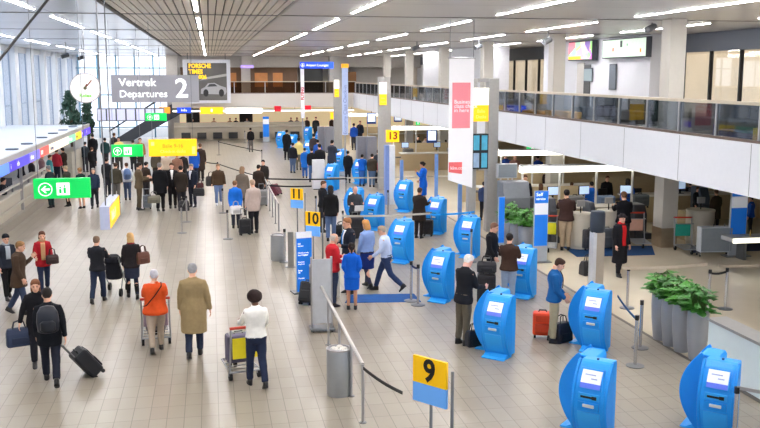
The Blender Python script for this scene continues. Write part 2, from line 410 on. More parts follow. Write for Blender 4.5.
# ================================================================== BARRIERS, POSTS, BINS
def handrail_run(label, pts, post_h=.95, r=.024, rail_r=.03):
    t = thing('steel_barrier', label, 'barrier', pts[0])
    o = Vector(pts[0])
    for p in pts:
        q = Vector(p)-o
        MB().cyl(q.x, q.y, 0, post_h, r, 12).build('post', STEEL, t, smooth=True, flat_ang=.8)
        MB().lathe(q.x, q.y, [(.06, 0), (.06, .008), (.03, .014)], 14).build('post_foot', DSTEEL, t)
    MB().tube([Vector(p)-o+Vector((0, 0, post_h)) for p in pts], rail_r, 10).build('handrail', mat((196, 192, 186), .3, .5), t, smooth=True, flat_ang=.8)
    return t
XR = pz(364, 425).x
ys = [13.3, 14.5, 15.9, 17.5, 19.2, 20.8]
handrail_run('straight steel handrail barrier running past the trash can filled with paper', [(XR, y, 0) for y in ys])
a = pz(279, 231); b_ = pz(266, 205)
handrail_run('steel handrail barrier beside the queue of travellers with a case', [(a.x, y, 0) for y in (a.y, a.y+1.6, a.y+3.2, a.y+4.8, a.y+7, a.y+9.5)])
def stanchion(label, p, h=.98, group='belt stanchions'):
    global st0
    if st0 is None:
        st0 = thing('belt_stanchion', label, 'stanchion', p, 0, group)
        MB().lathe(0, 0, [(.17, 0), (.17, .015), (.05, .035)], 20).build('stanchion_base', DSTEEL, st0, smooth=True, flat_ang=.6)
        MB().cyl(0, 0, .03, h-.09, .032, 12).build('post', CHROME, st0, smooth=True, flat_ang=.8)
        MB().cyl(0, 0, h-.09, h, .038, 12).build('belt_head', BLACKP, st0, smooth=True, flat_ang=.8)
        return st0
    return dup(st0, p, 0, label, group)
st0 = None
def belt(label, a, b, z=.92, m=BLACKP, hgt=.05, group=None):
    a, b = Vector(a), Vector(b); d = b-a; n = 8
    mb = MB(); up, lo = [], []
    nx = Vector((-d.y, d.x, 0)).normalized()*.006
    rings = []
    for i in range(n+1):
        t = i/n; p = a+d*t; zz = z-.03*math.sin(PI*t)
        rings.append([(p.x+nx.x, p.y+nx.y, zz), (p.x-nx.x, p.y-nx.y, zz), (p.x-nx.x, p.y-nx.y, zz-hgt), (p.x+nx.x, p.y+nx.y, zz-hgt)])
    mb.loft(rings); o = mb.build('barrier_belt', m); return tag(o, label, 'belt', group)
SP = {}
for key, u, v, lab in [
    ('a', 182, 233, 'nearest belt stanchion on the open hall side, beside the suited men'), ('b', 187, 222, 'belt stanchion just behind the nearest one beside the suited men'),
    ('c', 228, 239, 'belt stanchion at the feet of the traveller in bright blue'), ('d', 223, 213, 'belt stanchion behind the traveller in bright blue'),
    ('e', 218, 181, 'belt stanchion behind the man in the brown jacket'), ('f', 219, 155, 'far belt stanchion in the empty queue lane'),
    ('g', 262, 166, 'belt stanchion beyond the dark-clothed couple'), ('h', 248, 150, 'far belt stanchion near the lone traveller in black'),
    ('i', 245, 143, 'farthest belt stanchion before the far desks'), ('j', 203, 178, 'belt stanchion by the traveller in the long brown coat'),
    ('k', 411, 301, 'belt stanchion at the far corner of the dark blue carpet'), ('l', 418, 305, 'belt stanchion with round chrome base at the near corner of the dark blue carpet'),
    ('m', 635, 366, 'belt stanchion with wide round base beside the kiosks and the silver planters'), ('n', 640, 348, 'slim steel post standing behind the stanchion by the silver planters'),
    ('o', 733, 452, 'steel handrail post standing before the kiosk by the low white wall'),
    ('p', 708, 311, 'steel belt post behind the leafy planters, on the desk wall side'), ('q', 725, 309, 'steel belt post behind the leafy planters, farther from the plants'),
    ('r', 627, 308, 'steel barrier post below the man-high bin post and the leafy plants'), ('s', 471, 262, 'black belt post next to the kiosk below the banner'),
    ('t', 316, 222, 'steel belt post left of the two dark-coated travellers'), ('u', 343, 240, 'steel belt post behind the two dark-coated travellers'),
    ('v', 346, 200, 'steel belt post near the waiting group'), ('w', 388, 215, 'steel belt post before the number 13 column'), ('x', 285, 262, 'steel post beside the grey cylindrical bin')]:
    SP[key] = pz(u, v); stanchion(lab, SP[key])
belt('black belt across the empty queue lane, far end', SP['f'], SP['g'])
belt('black belt from the hall side across to the brown-coated traveller', SP['j'], SP['e'])
belt('black belt hanging behind the man in the brown jacket', SP['e'], pz(262, 197))
belt('black belt leading from the near stanchion by the suited men', SP['a'], SP['b'])
belt('blue belt leading from the kiosk to the wide-based stanchion', pz(616, 338), SP['m'], m=mat((40, 84, 128), .6))
belt('short dark belt joining the pair of posts behind the planters', SP['p'], SP['q'])
belt('navy belt joining the two carpet stanchions', SP['k'], SP['l'], m=mat((24, 40, 80), .6))
belt('dark belt ending at the bottom end of the straight handrail', (XR, 13.3, 0), pz(402, 452))
for u0, v0, u1, v1, lab, m in [(264, 201, 345, 201, 'dark belt stretched behind the number 11 sign', BLACKP), (268, 209, 312, 210, 'second dark belt stretched behind the number 11 sign', BLACKP),
                               (330, 200, 470, 197, 'pale grey barrier rail in front of the group at the far kiosks', mat((190, 184, 172), .5)),
                               (342, 246, 430, 243, 'pale barrier rail crossing before the kiosk of the walking man', mat((190, 184, 172), .5)),
                               (430, 244, 474, 241, 'bright blue belt stretched across above the kiosks', KBLUE),
                               (621, 309, 705, 304, 'beige barrier rail in front of the man-high bin post', mat((190, 178, 158), .5)),
                               (716, 306, 790, 303, 'beige barrier rail beyond the pair of posts', mat((170, 158, 140), .5))]:
    belt(lab, pz(u0, v0), pz(u1, v1), z=1.0, m=m, hgt=.06)
q0 = SP['o']; q1 = q0+Vector((1.3, -1.0, 0))
belt('steel rail running from the post by the low white wall out of the picture', q0, q1, z=1.0, m=STEEL, hgt=.05)

def bin_(label, p, r=.28, h=1.0):
    t = thing('trash_can', label, 'trash can', p)
    MB().lathe(0, 0, [(r*.96, 0), (r, .03), (r, h-.05), (r*.97, h-.02)], 28).build('bin_body', mat((168, 171, 173), .38, .6, var=.05), t, smooth=True, flat_ang=.6)
    MB().lathe(0, 0, [(r*1.0, h-.03), (r*1.02, h), (r*.85, h+.01), (r*.8, h-.06), (.02, h-.08)], 28).build('bin_rim', STEEL, t, smooth=True, flat_ang=.6)
    return t
p = pz(339, 394); bin_('steel trash can filled with white paper beside the straight handrail', p, .21, .82)
for i in range(5):
    a = i*1.3; m = MB().ell((p.x+.09*math.cos(a), p.y+.08*math.sin(a), .80+.015*(i % 2)), (.06, .05, .035), 8, 5)
    tag(m.build('crumpled_paper', mat((236, 232, 224), .8)), 'crumpled white paper lying in the top of the steel trash can', 'paper', 'papers in the trash can')
bin_('grey cylindrical trash can near the steel posts and the number 11 sign', pz(278, 260), .21, .76)
# man-high steel bin post with a dark bag on top
p = pz(596, 286)
t = thing('bin_post', 'tall brushed steel post with a dark plastic drum on top', 'post', p)
MB().box(-.15, .15, -.12, .12, 0, 1.42).build('post', mat((170, 160, 148), .3, .6), t, bevel=.02)
MB().box(-.17, -.08, -.13, .13, 0, 1.43).build('edge_strip', mat((206, 208, 212), .3, .4), t)
MB().lathe(-.02, 0, [(.17, 1.42), (.19, 1.47), (.19, 1.90), (.17, 1.96), (.05, 1.98)], 20).build('drum', mat((46, 54, 66), .5), t, smooth=True, flat_ang=.6)
# flat steel post beside the cylindrical bin, and slim neighbours
t = thing('flat_steel_post', 'wide flat steel post between the grey bin and the blue queue board', 'post', pz(291, 267))
MB().box(-.08, .08, -.04, .04, 0, 1.02).build('post', mat((148, 146, 142), .35, .6), t, bevel=.01)
MB().box(-.16, .16, -.1, .1, 0, .012).build('post_foot', DSTEEL, t)

# ================================================================== SIGNS
YEL = mat((255, 196, 0), .45, emit=.12, var=.02); LBL = mat((106, 172, 246), .45, emit=.10, var=.02); BLKT = mat((22, 22, 24), .5)
GRN = mat((0, 196, 84), .4, emit=.55, var=.02); WT = mat((250, 252, 250), .4, emit=.8, var=0.0); YELG = mat((255, 200, 20), .4, emit=.55, var=.02)
BLG = mat((22, 72, 224), .4, emit=.5, var=.02)
HDG = mat((24, 122, 228), .45, emit=.12, var=.02)
def desk_number(num, label, ub, vb, rz=-38, w=.56, h=.72, zb=1.12):
    """post sign: board bottom centre seen at (ub, vb), at height zb"""
    p = pz(ub, vb, zb); t = thing('number_sign', label, 'sign', (p.x, p.y, 0), math.radians(rz))
    b = MB().box(-w/2, w/2, -.02, .02, zb+h*.42, zb+h).build('number_panel', YEL, t)
    MB().box(-w/2, w/2, -.02, .02, zb, zb+h*.42).build('airline_panel', LBL, t)
    text(b, num, .42, (0, -.024, zb+h*.71), BLKT, align='CENTER', bold=.012, sx=.95)
    for sx in (-.02, w/2+.05):
        MB().tube([(sx, .05, 0), (sx, .05, zb+(.5 if sx > .1 else .1))], .022, 10).build('post', DSTEEL, t, smooth=True)
    return t
desk_number('9', 'yellow number 9 sign over a light blue panel on two steel posts', 430, 404, rz=-52, w=.55, h=.62)
desk_number('10', 'yellow number 10 sign just above the blue queue board', 313, 236, w=.44, h=.66)
desk_number('11', 'yellow number 11 sign near the two dark-coated friends', 297, 208, w=.46, h=.64)
p = pY(392.5, 142, 36.6)
t = thing('number_sign', 'yellow number 13 sign on the pale column', 'sign', (p.x, p.y, p.z))
b = MB().box(-.27, .27, -.05, .05, 0, .5).build('number_panel', YELG, t); text(b, '13', .42, (0, -.06, .25), mat((150, 70, 20), .5), align='CENTER', bold=.012)
p = pY(336.5, 119, 72)
t = thing('number_sign', 'small far yellow sign beside the grey pylon over the far desks', 'sign', (p.x, p.y, p.z))
b = MB().box(-.5, .5, -.05, .05, 0, .55).build('number_panel', YELG, t); text(b, '7a', .45, (0, -.06, .27), mat((190, 90, 20), .5), align='CENTER')

def hung(name, label, u0, v0, u1, v1, Y, m, depth=.14, rods=(.08, .92), trim=None, rodz=CZ):
    a = pY(u0, v1, Y); c = pY(u1, v0, Y); w, h = c.x-a.x, c.z-a.z
    t = thing(name, label, 'sign', (a.x, Y, a.z))
    b = MB().box(0, w, 0, depth, 0, h).build('sign_box', trim or m, t)
    f = MB().box(.015, w-.015, -.012, 0, .015, h-.015).build('sign_face', m, t)
    for r in rods:
        if r is not None: MB().cyl(w*r, depth/2, h, rodz-a.z, .006, 6).build('hanging_rod', DSTEEL, t)
    return t, f, w, h
PALE = mat((166, 166, 174), .5, emit=.03, var=.01)
t, f, w, h = hung('hanging_sign', 'grey hanging sign reading Vertrek Departures 2', 112, 75, 198.5, 102.5, 38, PALE, trim=mat((160, 160, 166), .5))
text(f, 'Vertrek', h*.40, (w*.085, -.016, h*.72), WT, bold=.006, sx=1.05)
text(f, 'Departures', h*.36, (w*.085, -.016, h*.30), WT, bold=.002, sx=1.04)
text(f, '2', h*.98, (w*.80, -.016, h*.48), WT, align='CENTER', bold=.012)
def arrow_icon(f, cx, cz, r, m, ang, back):
    ring = MB(); n = 24
    ring.loft([[(cx+rr*math.cos(2*PI*k/n), yy, cz+rr*math.sin(2*PI*k/n)) for k in range(n)] for rr, yy in ((r, -.013), (r, -.02), (r*.88, -.02), (r*.88, -.013))], cap=False)
    ring.build('arrow_ring', m, f)
    a = MB(); R = Matrix.Translation((cx, 0, cz)) @ Matrix.Rotation(-ang, 4, 'Y')
    pts = [(-.62, 0), (-.02, .52), (.18, .52), (-.2, .12), (.62, .12), (.62, -.12), (-.2, -.12), (.18, -.52), (-.02, -.52)]
    n = len(pts); a.add([R @ Vector((x*r, -.02, z*r)) for x, z in pts]+[R @ Vector((x*r, -.013, z*r)) for x, z in pts], [tuple(range(n))]+[(i, (i+1) % n, (i+1) % n+n, i+n) for i in range(n)])
    a.build('arrow', m, f)
def pict(f, x0, z0, s, m, back):
    b = MB().box(x0, x0+s, -.019, -.012, z0, z0+s).build('pictogram', m, f)
    for dx, hh in ((.28, .5), (.62, .62)):
        q = MB().ell((x0+s*dx, -.02, z0+s*(hh+.12)), (s*.08, .004, s*.09), 10, 6).box(x0+s*(dx-.1), x0+s*(dx+.1), -.023, -.019, z0+s*.14, z0+s*hh); q.build('pictogram_figure', back, b)
for (u0, v0, u1, v1, Y, lab, ang) in [(34, 178, 89.5, 199, 20, 'large green hanging sign with a white arrow, nearest of the green signs', 0),
                                   (111, 144.5, 142.5, 157, 30, 'green hanging sign with a white arrow beside the yellow hanging sign', -PI/2),
                                   (145.5, 113, 166.5, 121, 54, 'small green hanging sign in front of the row of screens', -PI/2)]:
    t, f, w, h = hung('hanging_sign', lab, u0, v0, u1, v1, Y, GRN)
    arrow_icon(f, w*.21, h*.47, h*.34, WT, ang, GRN); pict(f, w*.41, h*.17, h*.62, WT, GRN)
t, f, w, h = hung('hanging_sign', 'large yellow hanging sign over the group of suited men', 149, 139, 196.5, 156.5, 30, YELG)
PYEL = mat((255, 228, 120), .5, emit=.6, var=0); OCH = mat((214, 150, 20), .5, emit=.2)
MB().box(w*.05, w*.12, -.018, -.012, h*.64, h*.86).build('arrow_patch', PYEL, f)
MB().box(w*.90, w*.97, -.018, -.012, h*.12, h*.56).build('number_patch', PYEL, f)
text(f, 'Balie 9-16', h*.30, (w*.5, -.016, h*.60), OCH, align='CENTER'); text(f, 'Check-in desks', h*.24, (w*.5, -.016, h*.28), PYEL, align='CENTER')
# prism sign seen end-on
p = pz(100.5, 230, 2.62); p2 = pz(110, 230, 2.62)
t = thing('hanging_sign', 'box sign seen end-on with a glowing yellow long side', 'sign', (p.x, p.y, 2.62))
ww = (p2-p).length
MB().box(0, ww, 0, 1.75, 0, .42).build('sign_box', mat((176, 182, 206), .5), t)
q = MB().box(ww, ww+.012, .02, 1.73, .02, .40).build('sign_face', YELG, t)
text(q, 'Balie 9', .26, (ww+.015, .2, .21), mat((255, 236, 170), .5, emit=.8), rot=(PI/2, 0, PI/2))
for yy in (.2, 1.5): MB().cyl(ww/2, yy, .42, CZ-2.62, .012, 8).build('hanging_rod', DSTEEL, t)
# lit strip of signs under the far gallery
for (u0, v0, u1, v1, m, lab, s) in [(159, 107, 170, 113.5, mat((240, 150, 40), .4, emit=.5), 'small orange lit sign at the far desks', ''),
        (177, 107.5, 191, 113, BLG, 'small blue lit sign at the far desks', 'Info'), (200.5, 107, 223, 114, YELG, 'yellow lit sign over the far desks below the billboard', '8'),
        (226, 108, 262, 113.5, mat((246, 248, 250), .4, emit=1.3, var=0), 'long white lit sign over the far desks', ''),
        (274.5, 106, 281, 111.5, mat((190, 20, 40), .4, emit=.5), 'small red lit sign over a far desk', ''), (305, 105.5, 311, 110, mat((226, 20, 40), .4, emit=.5), 'small red lit sign by the thin white banner', '')]:
    t, f, w, h = hung('desk_sign', lab, u0, v0, u1, v1, 73, m, rods=(None,))
    if s: text(f, s, h*.7, (w*.5, -.016, h*.5), WT, align='CENTER')
t, f, w, h = hung('hanging_sign', 'blue hanging sign with white lettering in front of the far gallery', 300, 62, 333.5, 68.5, 60, BLG)
text(f, 'Airport Lounges', h*.52, (w*.18, -.016, h*.5), WT); arrow_icon(f, w*.08, h*.5, h*.3, WT, PI/2, BLG)
t, f, w, h = hung('hanging_sign', 'small violet hanging sign near the far gallery ceiling', 240.5, 65, 253.5, 68.2, 82, mat((140, 120, 200), .5, emit=.5))

# billboard
a = pY(184, 103.5, 74); c = pY(230, 59.5, 74); w, h = c.x-a.x, c.z-a.z
t = thing('billboard', 'large advertising billboard with yellow headline and a pale car', 'billboard', (a.x, 74, a.z))
MB().box(0, w, 0, .35, 0, h).build('billboard_frame', mat((206, 208, 216), .4, .2), t, bevel=.03)
bb = MB().box(w*.09, w*.92, -.02, 0, h*.07, h*.92).build('poster', mat((84, 82, 80), .4, emit=.2, var=.6, scale=.5), t)
text(bb, 'PORSCHE', h*.135, (w*.12, -.03, h*.85), YELG, bold=.02, sx=.86)
text(bb, 'TIMES', h*.135, (w*.12, -.03, h*.72), YELG, bold=.02, sx=.9)
text(bb, '2006', h*.12, (w*.27, -.03, h*.60), YELG, bold=.02)
MB().add([(w*.32, -.025, h*.52), (w*.92, -.025, h*.62), (w*.92, -.025, h*.68), (w*.5, -.025, h*.60)], [(0, 1, 2, 3)]).build('bridge_streak', mat((150, 148, 144), .5, emit=.2), bb)
cp = [(.36, .22), (.37, .33), (.45, .37), (.52, .46), (.66, .47), (.76, .41), (.90, .36), (.91, .26), (.88, .20)]
n = len(cp); MB().add([(w*x, -.03, h*z) for x, z in cp], [tuple(range(n))]).build('car_picture', mat((150, 150, 154), .4, emit=.15), bb)
for cx in (.47, .80):
    n = 16; MB().add([(w*cx+w*.055*math.cos(2*PI*k/n), -.036, h*.24+h*.085*math.sin(2*PI*k/n)) for k in range(n)], [tuple(range(n))]).build('wheel_picture', mat((36, 36, 38), .4), bb)
cw = [(.50, .38), (.55, .44), (.66, .445), (.72, .39)]
MB().add([(w*x, -.034, h*z) for x, z in cw], [(0, 1, 2, 3)]).build('car_window_picture', mat((60, 62, 66), .4), bb)
for xx in (.1, .9): MB().cyl(w*xx, .17, h, CZ-a.z, .03, 8).build('hanging_rod', DSTEEL, t)

# clock
p = pY(85.5, 88, 34)
t = thing('hanging_clock', 'round white analogue clock hanging from the ceiling', 'clock', p)
Rk = .535; n = 40
def disc(r, y0, y1, cx=0, cz=0, n=40): return MB().loft([[(cx+r*math.cos(2*PI*k/n), y, cz+r*math.sin(2*PI*k/n)) for k in range(n)] for y in (y0, y1)])
disc(Rk, -.08, .08).build('clock_case', mat((170, 160, 158), .4, .4), t)
fc = disc(Rk*.95, -.09, -.08).build('clock_face', mat((244, 242, 240), .4, emit=.15, var=0), t)
for ang, L, wd in ((math.radians(40), .36, .022), (math.radians(28), .16, .035)):
    M = Matrix.Rotation(ang, 4, 'Y'); MB().box(-wd, wd, -.105, -.095, -.06, L, M).build('clock_hand', mat((120, 60, 40), .5), fc)
disc(.06, -.115, -.09).build('hand_hub', mat((90, 84, 60), .5), fc)
text(fc, 'Rolex', .18, (.0, -.096, -.27), mat((110, 190, 60), .5, emit=.3), align='CENTER', bold=.006)
for k in range(12):
    M = Matrix.Rotation(k*PI/6, 4, 'Y'); MB().box(-.01, .01, -.096, -.09, .43, .49, M).build('hour_mark', mat((200, 190, 186), .5), fc)
MB().cyl(0, 0, Rk, CZ-p.z, .022, 8).build('hanging_rod', DSTEEL, t)

# row of flight screens
a = pY(97, 121.5, 60); c = pY(164, 108, 60); w, h = c.x-a.x, c.z-a.z
t = thing('flight_display', 'row of pale flight information screens hanging side by side', 'display board', (a.x, 60, a.z))
MB().box(0, w, .05, .3, 0, h).build('display_frame', mat((90, 96, 110), .5), t)
for i in range(7):
    x0 = w*i/7
    MB().box(x0+.05, x0+w/7-.05, .02, .05, .06, h-.06).build('screen', mat((206, 208, 232), .4, emit=.35, var=.04, scale=6), t)
for r in (.05, .35, .65, .95): MB().cyl(w*r, .17, h, CZ-a.z, .025, 8).build('hanging_rod', DSTEEL, t)

# pylons: two-post steel towers with a backlit panel
def pylon(label, u0, u1, u2, u3, vt, vb_floor, panel, name='sign_pylon', screens=False):
    """u0..u1 panel post, u2..u3 bare post"""
    base = pz((u0+u3)/2, vb_floor); Y = base.y
    t = thing(name, label, 'sign pylon', (pY(u0, vb_floor, Y).x, Y, 0))
    X0 = t.location.x
    ztop = pY(u0, vt, Y).z
    for ua, ub in ((u0, u1), (u2, u3)):
        MB().box(pY(ua, 100, Y).x-X0, pY(ub, 100, Y).x-X0, 0, .35, 0, ztop).build('post', mat((176, 174, 170), .45, .3), t, bevel=.015)
    MB().box(0, pY(u3, 100, Y).x-X0, .02, .33, ztop-.12, ztop).build('top_beam', mat((158, 156, 152), .4, .45), t)
    (pu0, pu1, pv0, pvm, pv1) = panel
    x0, x1 = pY(pu0, 100, Y).x-X0, pY(pu1, 100, Y).x-X0
    z0, zm, z1 = pY(pu0, pv1, Y).z, pY(pu0, pvm, Y).z, pY(pu0, pv0, Y).z
    MB().box(x0, x1, -.03, .02, zm, z1).build('white_panel', mat((252, 250, 240), .4, emit=1.0, var=0), t)
    q = MB().box(x0, x1, -.03, .02, z0, zm).build('yellow_panel', YELG, t)
    for k in range(2): text(q, ['Balie', 'Desks'][k], (x1-x0)*.28, ((x0+x1)/2, -.036, zm-(zm-z0)*(.38+.34*k)), PYEL, align='CENTER')
    return t, X0, Y
t, X0, Y = pylon('tall steel sign pylon with white and yellow panel beside the white banner', 470, 477.5, 488.5, 499, 78.5, 232, (473.5, 488.5, 88, 105, 121.5))
sx0, sx1 = pY(472.5, 140, Y-.3).x-X0, pY(488.5, 140, Y-.3).x-X0
z0, z1 = pY(480, 169, Y-.3).z, pY(480, 134, Y-.3).z
mw = MB().box(sx0, sx1, -.3, -.02, z0, z1).build('screen_housing', mat((34, 36, 42), .5), t)
for i in (0, 1):
    for j in (0, 1):
        wx, hz = (sx1-sx0)/2, (z1-z0)/2
        MB().box(sx0+i*wx+.04, sx0+(i+1)*wx-.04, -.315, -.3, z0+j*hz+.05, z0+(j+1)*hz-.05).build('screen', mat((70, 150, 178) if (i+j) else (130, 150, 175), .3, emit=.5, var=.3, scale=5), mw)
pylon('far steel sign pylon with white and yellow panel before pillar on gallery side', 379, 384.5, 384.5, 391, 77, 190, (379.5, 386.5, 82.5, 94, 105))
pylon('farthest small steel sign pylon near the pale vertical banner', 334, 338, 338, 342, 76, 150, (334.5, 339, 80, 88.5, 97))
# white hanging banner
Yb = pz(455, 245).y
tl, tr, br, bl = pY(449.5, 58, Yb), pY(469.5, 58, Yb+.6), pY(468.5, 188, Yb), pY(448.5, 179, Yb+.3)
t = thing('hanging_banner', 'tall white banner with a pink printed block beside the steel pylon', 'banner', (tl.x, Yb, 0))
o = Vector((tl.x, Yb, 0)); x1 = tr.x-tl.x-.02
zt, zl, zr = tl.z, bl.z, br.z
ANG = math.radians(-8)
def bq(m, x0, x1, za0, za1, zb, y, name, par):
    return MB().add([(x0, y, za0), (x1, y, za1), (x1, y, zb), (x0, y, zb), (x0, y+.02, za0), (x1, y+.02, za1), (x1, y+.02, zb), (x0, y+.02, zb)], [(0, 1, 2, 3), (7, 6, 5, 4), (0, 4, 5, 1), (1, 5, 6, 2), (2, 6, 7, 3), (3, 7, 4, 0)]).build(name, m, par)
cl = bq(mat((240, 238, 240), .6, emit=.12, var=.02), 0, x1, zl, zr, zt, 0, 'banner_cloth', t)
S = (zt-zl)/(179-58)
PINK = mat((236, 140, 150), .6, emit=.08, var=.02)
pk = bq(PINK, x1*.13, x1*.86, zt-69*S, zt-69*S, zt-24*S, -.012, 'pink_block', cl)
bq(mat((238, 110, 112), .6, emit=.08), x1*.02, x1*.56, zt-113*S, zt-115*S, zt-103*S, -.012, 'red_block', cl)
PW = mat((252, 236, 238), .5, emit=.3)
for k, s in enumerate(('Business', 'class check', 'in here')): text(pk, s, .17, (x1*.2, -.03, zt-(43+k*4.2)*S), PW)
text(cl, 'klm.com', .15, (x1*.08, -.02, zt-109*S), PW)
MB().tube([(-.04, .01, zt), (x1+.04, .01, zt)], .025, 8).build('top_bar', STEEL, t)
for xx in (.02, x1-.02): MB().cyl(xx, .01, zt, CZ, .01, 6).build('hanging_rod', DSTEEL, t)
# thin blue post and pale vertical banners on poles
def pole_banner(label, u0, u1, vt, vb, vfloor, m, cat='banner', name='pole_banner', bottom=None):
    p = pz((u0+u1)/2, vfloor); Y = p.y; x0, x1 = pY(u0, vb, Y).x, pY(u1, vb, Y).x
    t = thing(name, label, cat, (p.x, Y, 0)); wd = x1-x0
    MB().box(-wd/2, wd/2, -.03, .03, pY(u0, vb, Y).z, pY(u0, vt, Y).z).build('banner_panel', m, t)
    MB().cyl(0, .08, 0, pY(u0, vt, Y).z, .05, 10).build('pole', STEEL, t)
    MB().cyl(0, .08, 0, .03, .3, 14).build('pole_base', DSTEEL, t)
    return t, wd, Y
PBL = mat((186, 202, 238), .5, emit=.15, var=.03)
t, wd, Y = pole_banner('pale blue vertical banner with yellow top tab', 342.5, 348.5, 66, 135, 176, PBL)
zt = pY(345, 66, Y).z
MB().box(-wd*.6, wd*.6, -.05, -.035, zt-.1, zt+.12).build('top_tab', mat((240, 170, 30), .4, emit=.4), t)
q = t.children[0]; text(q, 'Economy Class Check-in', .26, (0, -.035, zt-1.0), mat((120, 140, 200), .5), rot=(PI/2, -PI/2, 0), align='RIGHT')
t, wd, Y = pole_banner('thin white vertical banner with red letters before the far gallery', 301.5, 305, 69, 118, 150, mat((236, 238, 246), .5, emit=.2, var=.02))
q = t.children[0]; zt = pY(303, 80, Y).z
text(q, 'FLYING', .28, (0, -.035, zt-.5), mat((214, 40, 50), .5), rot=(PI/2, -PI/2, 0), align='RIGHT', bold=.01)

# blue and white information boards
def info_board(label, u0, u1, vt, vb, head, Yfix=None, rz=0, legs=.25, lines=()):
    p = pz((u0+u1)/2, vb); Y = p.y
    t = thing('information_board', label, 'information board', (p.x, Y, 0), math.radians(rz))
    w = (pY(u1, vb, Y).x-pY(u0, vb, Y).x)/max(.5, math.cos(math.radians(rz)))*.98; h = pY(u0, vt, Y).z
    MB().box(-w/2, w/2, -.03, .03, 0, h).build('board_frame', mat((196, 200, 206), .4, .3), t)
    MB().box(-w*.75, w*.75, -.18, .18, 0, .03).build('board_foot', DSTEEL, t)
    z = h
    for frac, m in head:
        MB().box(-w*.47, w*.47, -.042, -.03, z-h*frac+.005, z-.005).build('board_panel', m, t); z -= h*frac
    for s, size, zz in lines: text(t, s, size, (-w*.40, -.05, h*zz), WT, name='lettering')
    return t
WPAN = mat((236, 240, 248), .5, emit=.15, var=.02)
GPAN = mat((176, 182, 190), .45, .2)
info_board('wide blue and white information board near the luggage cart with the yellow panel', 532.5, 546.5, 191, 262, [(.17, HDG), (.16, WPAN), (.44, HDG), (.22, GPAN)], lines=(('Self', .14, .95), ('service', .10, .89)))
info_board('narrow blue information board beside the green potted plants', 497.5, 503.5, 197, 254, [(.8, HDG), (.19, GPAN)])
info_board('blue queue board with white text lines beside the number 10 sign', 296, 312.5, 232, 292, [(.10, WPAN), (.89, HDG)], rz=12, lines=tuple((s, .05, z) for s, z in (('Self', .81), ('service', .775), ('Check-in only', .66), ('hand baggage', .625), ('Internet', .51), ('check-in', .475), ('Drop', .37), ('off', .335), ('Transfer', .24))))
info_board('blue and white information board at the far desks', 263, 269.5, 116.5, 142, [(.10, HDG), (.2, WPAN), (.5, HDG), (.19, GPAN)])
info_board('blue and white information board beyond the grey board on wheels', 727.5, 744, 190, 256, [(.10, HDG), (.17, WPAN), (.5, HDG), (.22, GPAN)])
# thin stands of the kiosk lane: two blue poles
for u, vt, vb, lab in [(459.5, 184, 217, 'slim blue post below the bottom of the white banner'), (436, 154, 196, 'slim pale blue post by the woman in the blue uniform'), (401.5, 160, 192, 'slim pale post left of the far kiosk under the number 13 sign')]:
    p = pz(u, vb+8); h = pY(u, vt, p.y).z
    tag(MB().box(p.x-.07, p.x+.07, p.y-.05, p.y+.05, 0, h).build('slim_post', mat((110, 150, 214), .4), bevel=.01), lab, 'post')
# pale column with sign 13
p = pz(390, 214)
t = thing('sign_column', 'white and pale blue column carrying the number 13 sign', 'column', (pY(385.5, 170, 36.8).x, 36.8, 0))
x0 = 0; x1 = pY(395, 170, 36.8).x-pY(385.5, 170, 36.8).x
MB().box(x0, x0+(x1-x0)*.4, 0, .35, 0, 2.5).build('blue_face', mat((120, 146, 206), .45), t)
MB().box(x0+(x1-x0)*.4, x1, 0, .35, 0, 2.5).build('white_face', mat((226, 230, 238), .45), t)
# translucent back panel on wheeled foot
p = pz(322, 330)
t = thing('steel_sign_stand', 'grey translucent panel stand on a flat steel foot behind the handrail', 'sign stand', p)
MB().box(-.20, .20, -.02, .02, .15, 1.55).build('panel', mat((186, 188, 192), .4, .1), t)
for sx in (-.21, .21): MB().cyl(sx, 0, 0, 1.60, .025, 10).build('post', STEEL, t)
MB().box(-.26, .26, -.22, .22, .03, .07).build('foot_plate', DSTEEL, t, bevel=.01)
for sx in (-.2, .2): MB().ell((sx, -.16, .03), (.03, .03, .03), 8, 6).build('caster', RUBBER, t)
p2 = pz(338, 297)
tag(MB().box(p2.x-.05, p2.x+.05, p2.y-.05, p2.y+.05, 0, 1.0).build('steel_post', mat((214, 210, 202), .4, .2), bevel=.008), 'square pale steel post in front of the woman in the blue uniform', 'post')

# carpets
CARP = mat((14, 76, 140), .9, var=.15, scale=6, bump=.1)
def mat_on_floor(label, pts, m):
    tp = [(p.x, p.y, .012) for p in pts]; n = len(tp)
    mb = MB().add(tp+[(x, y, .001) for x, y, z in tp], [tuple(range(n)), tuple(range(2*n-1, n-1, -1))]+[(i, i+n, (i+1) % n+n, (i+1) % n) for i in range(n)])
    return tag(mb.build('carpet', m), label, 'carpet')
mat_on_floor('dark blue carpet strip on the tiles under the carpet stanchions', [pz(345, 303), pz(421, 302), pz(414, 294), pz(350, 295)], CARP)
mat_on_floor('dark blue carpet in front of the white check-in desks', [pz(577, 257), pz(655, 255), pz(652, 246), pz(563, 247)], mat((10, 62, 112), .9, var=.15, scale=6))
mat_on_floor('dark navy carpet beyond the grey board on wheels', [pz(690, 253), pz(790, 250), pz(780, 243), pz(690, 246)], mat((20, 34, 70), .9, var=.15, scale=6))

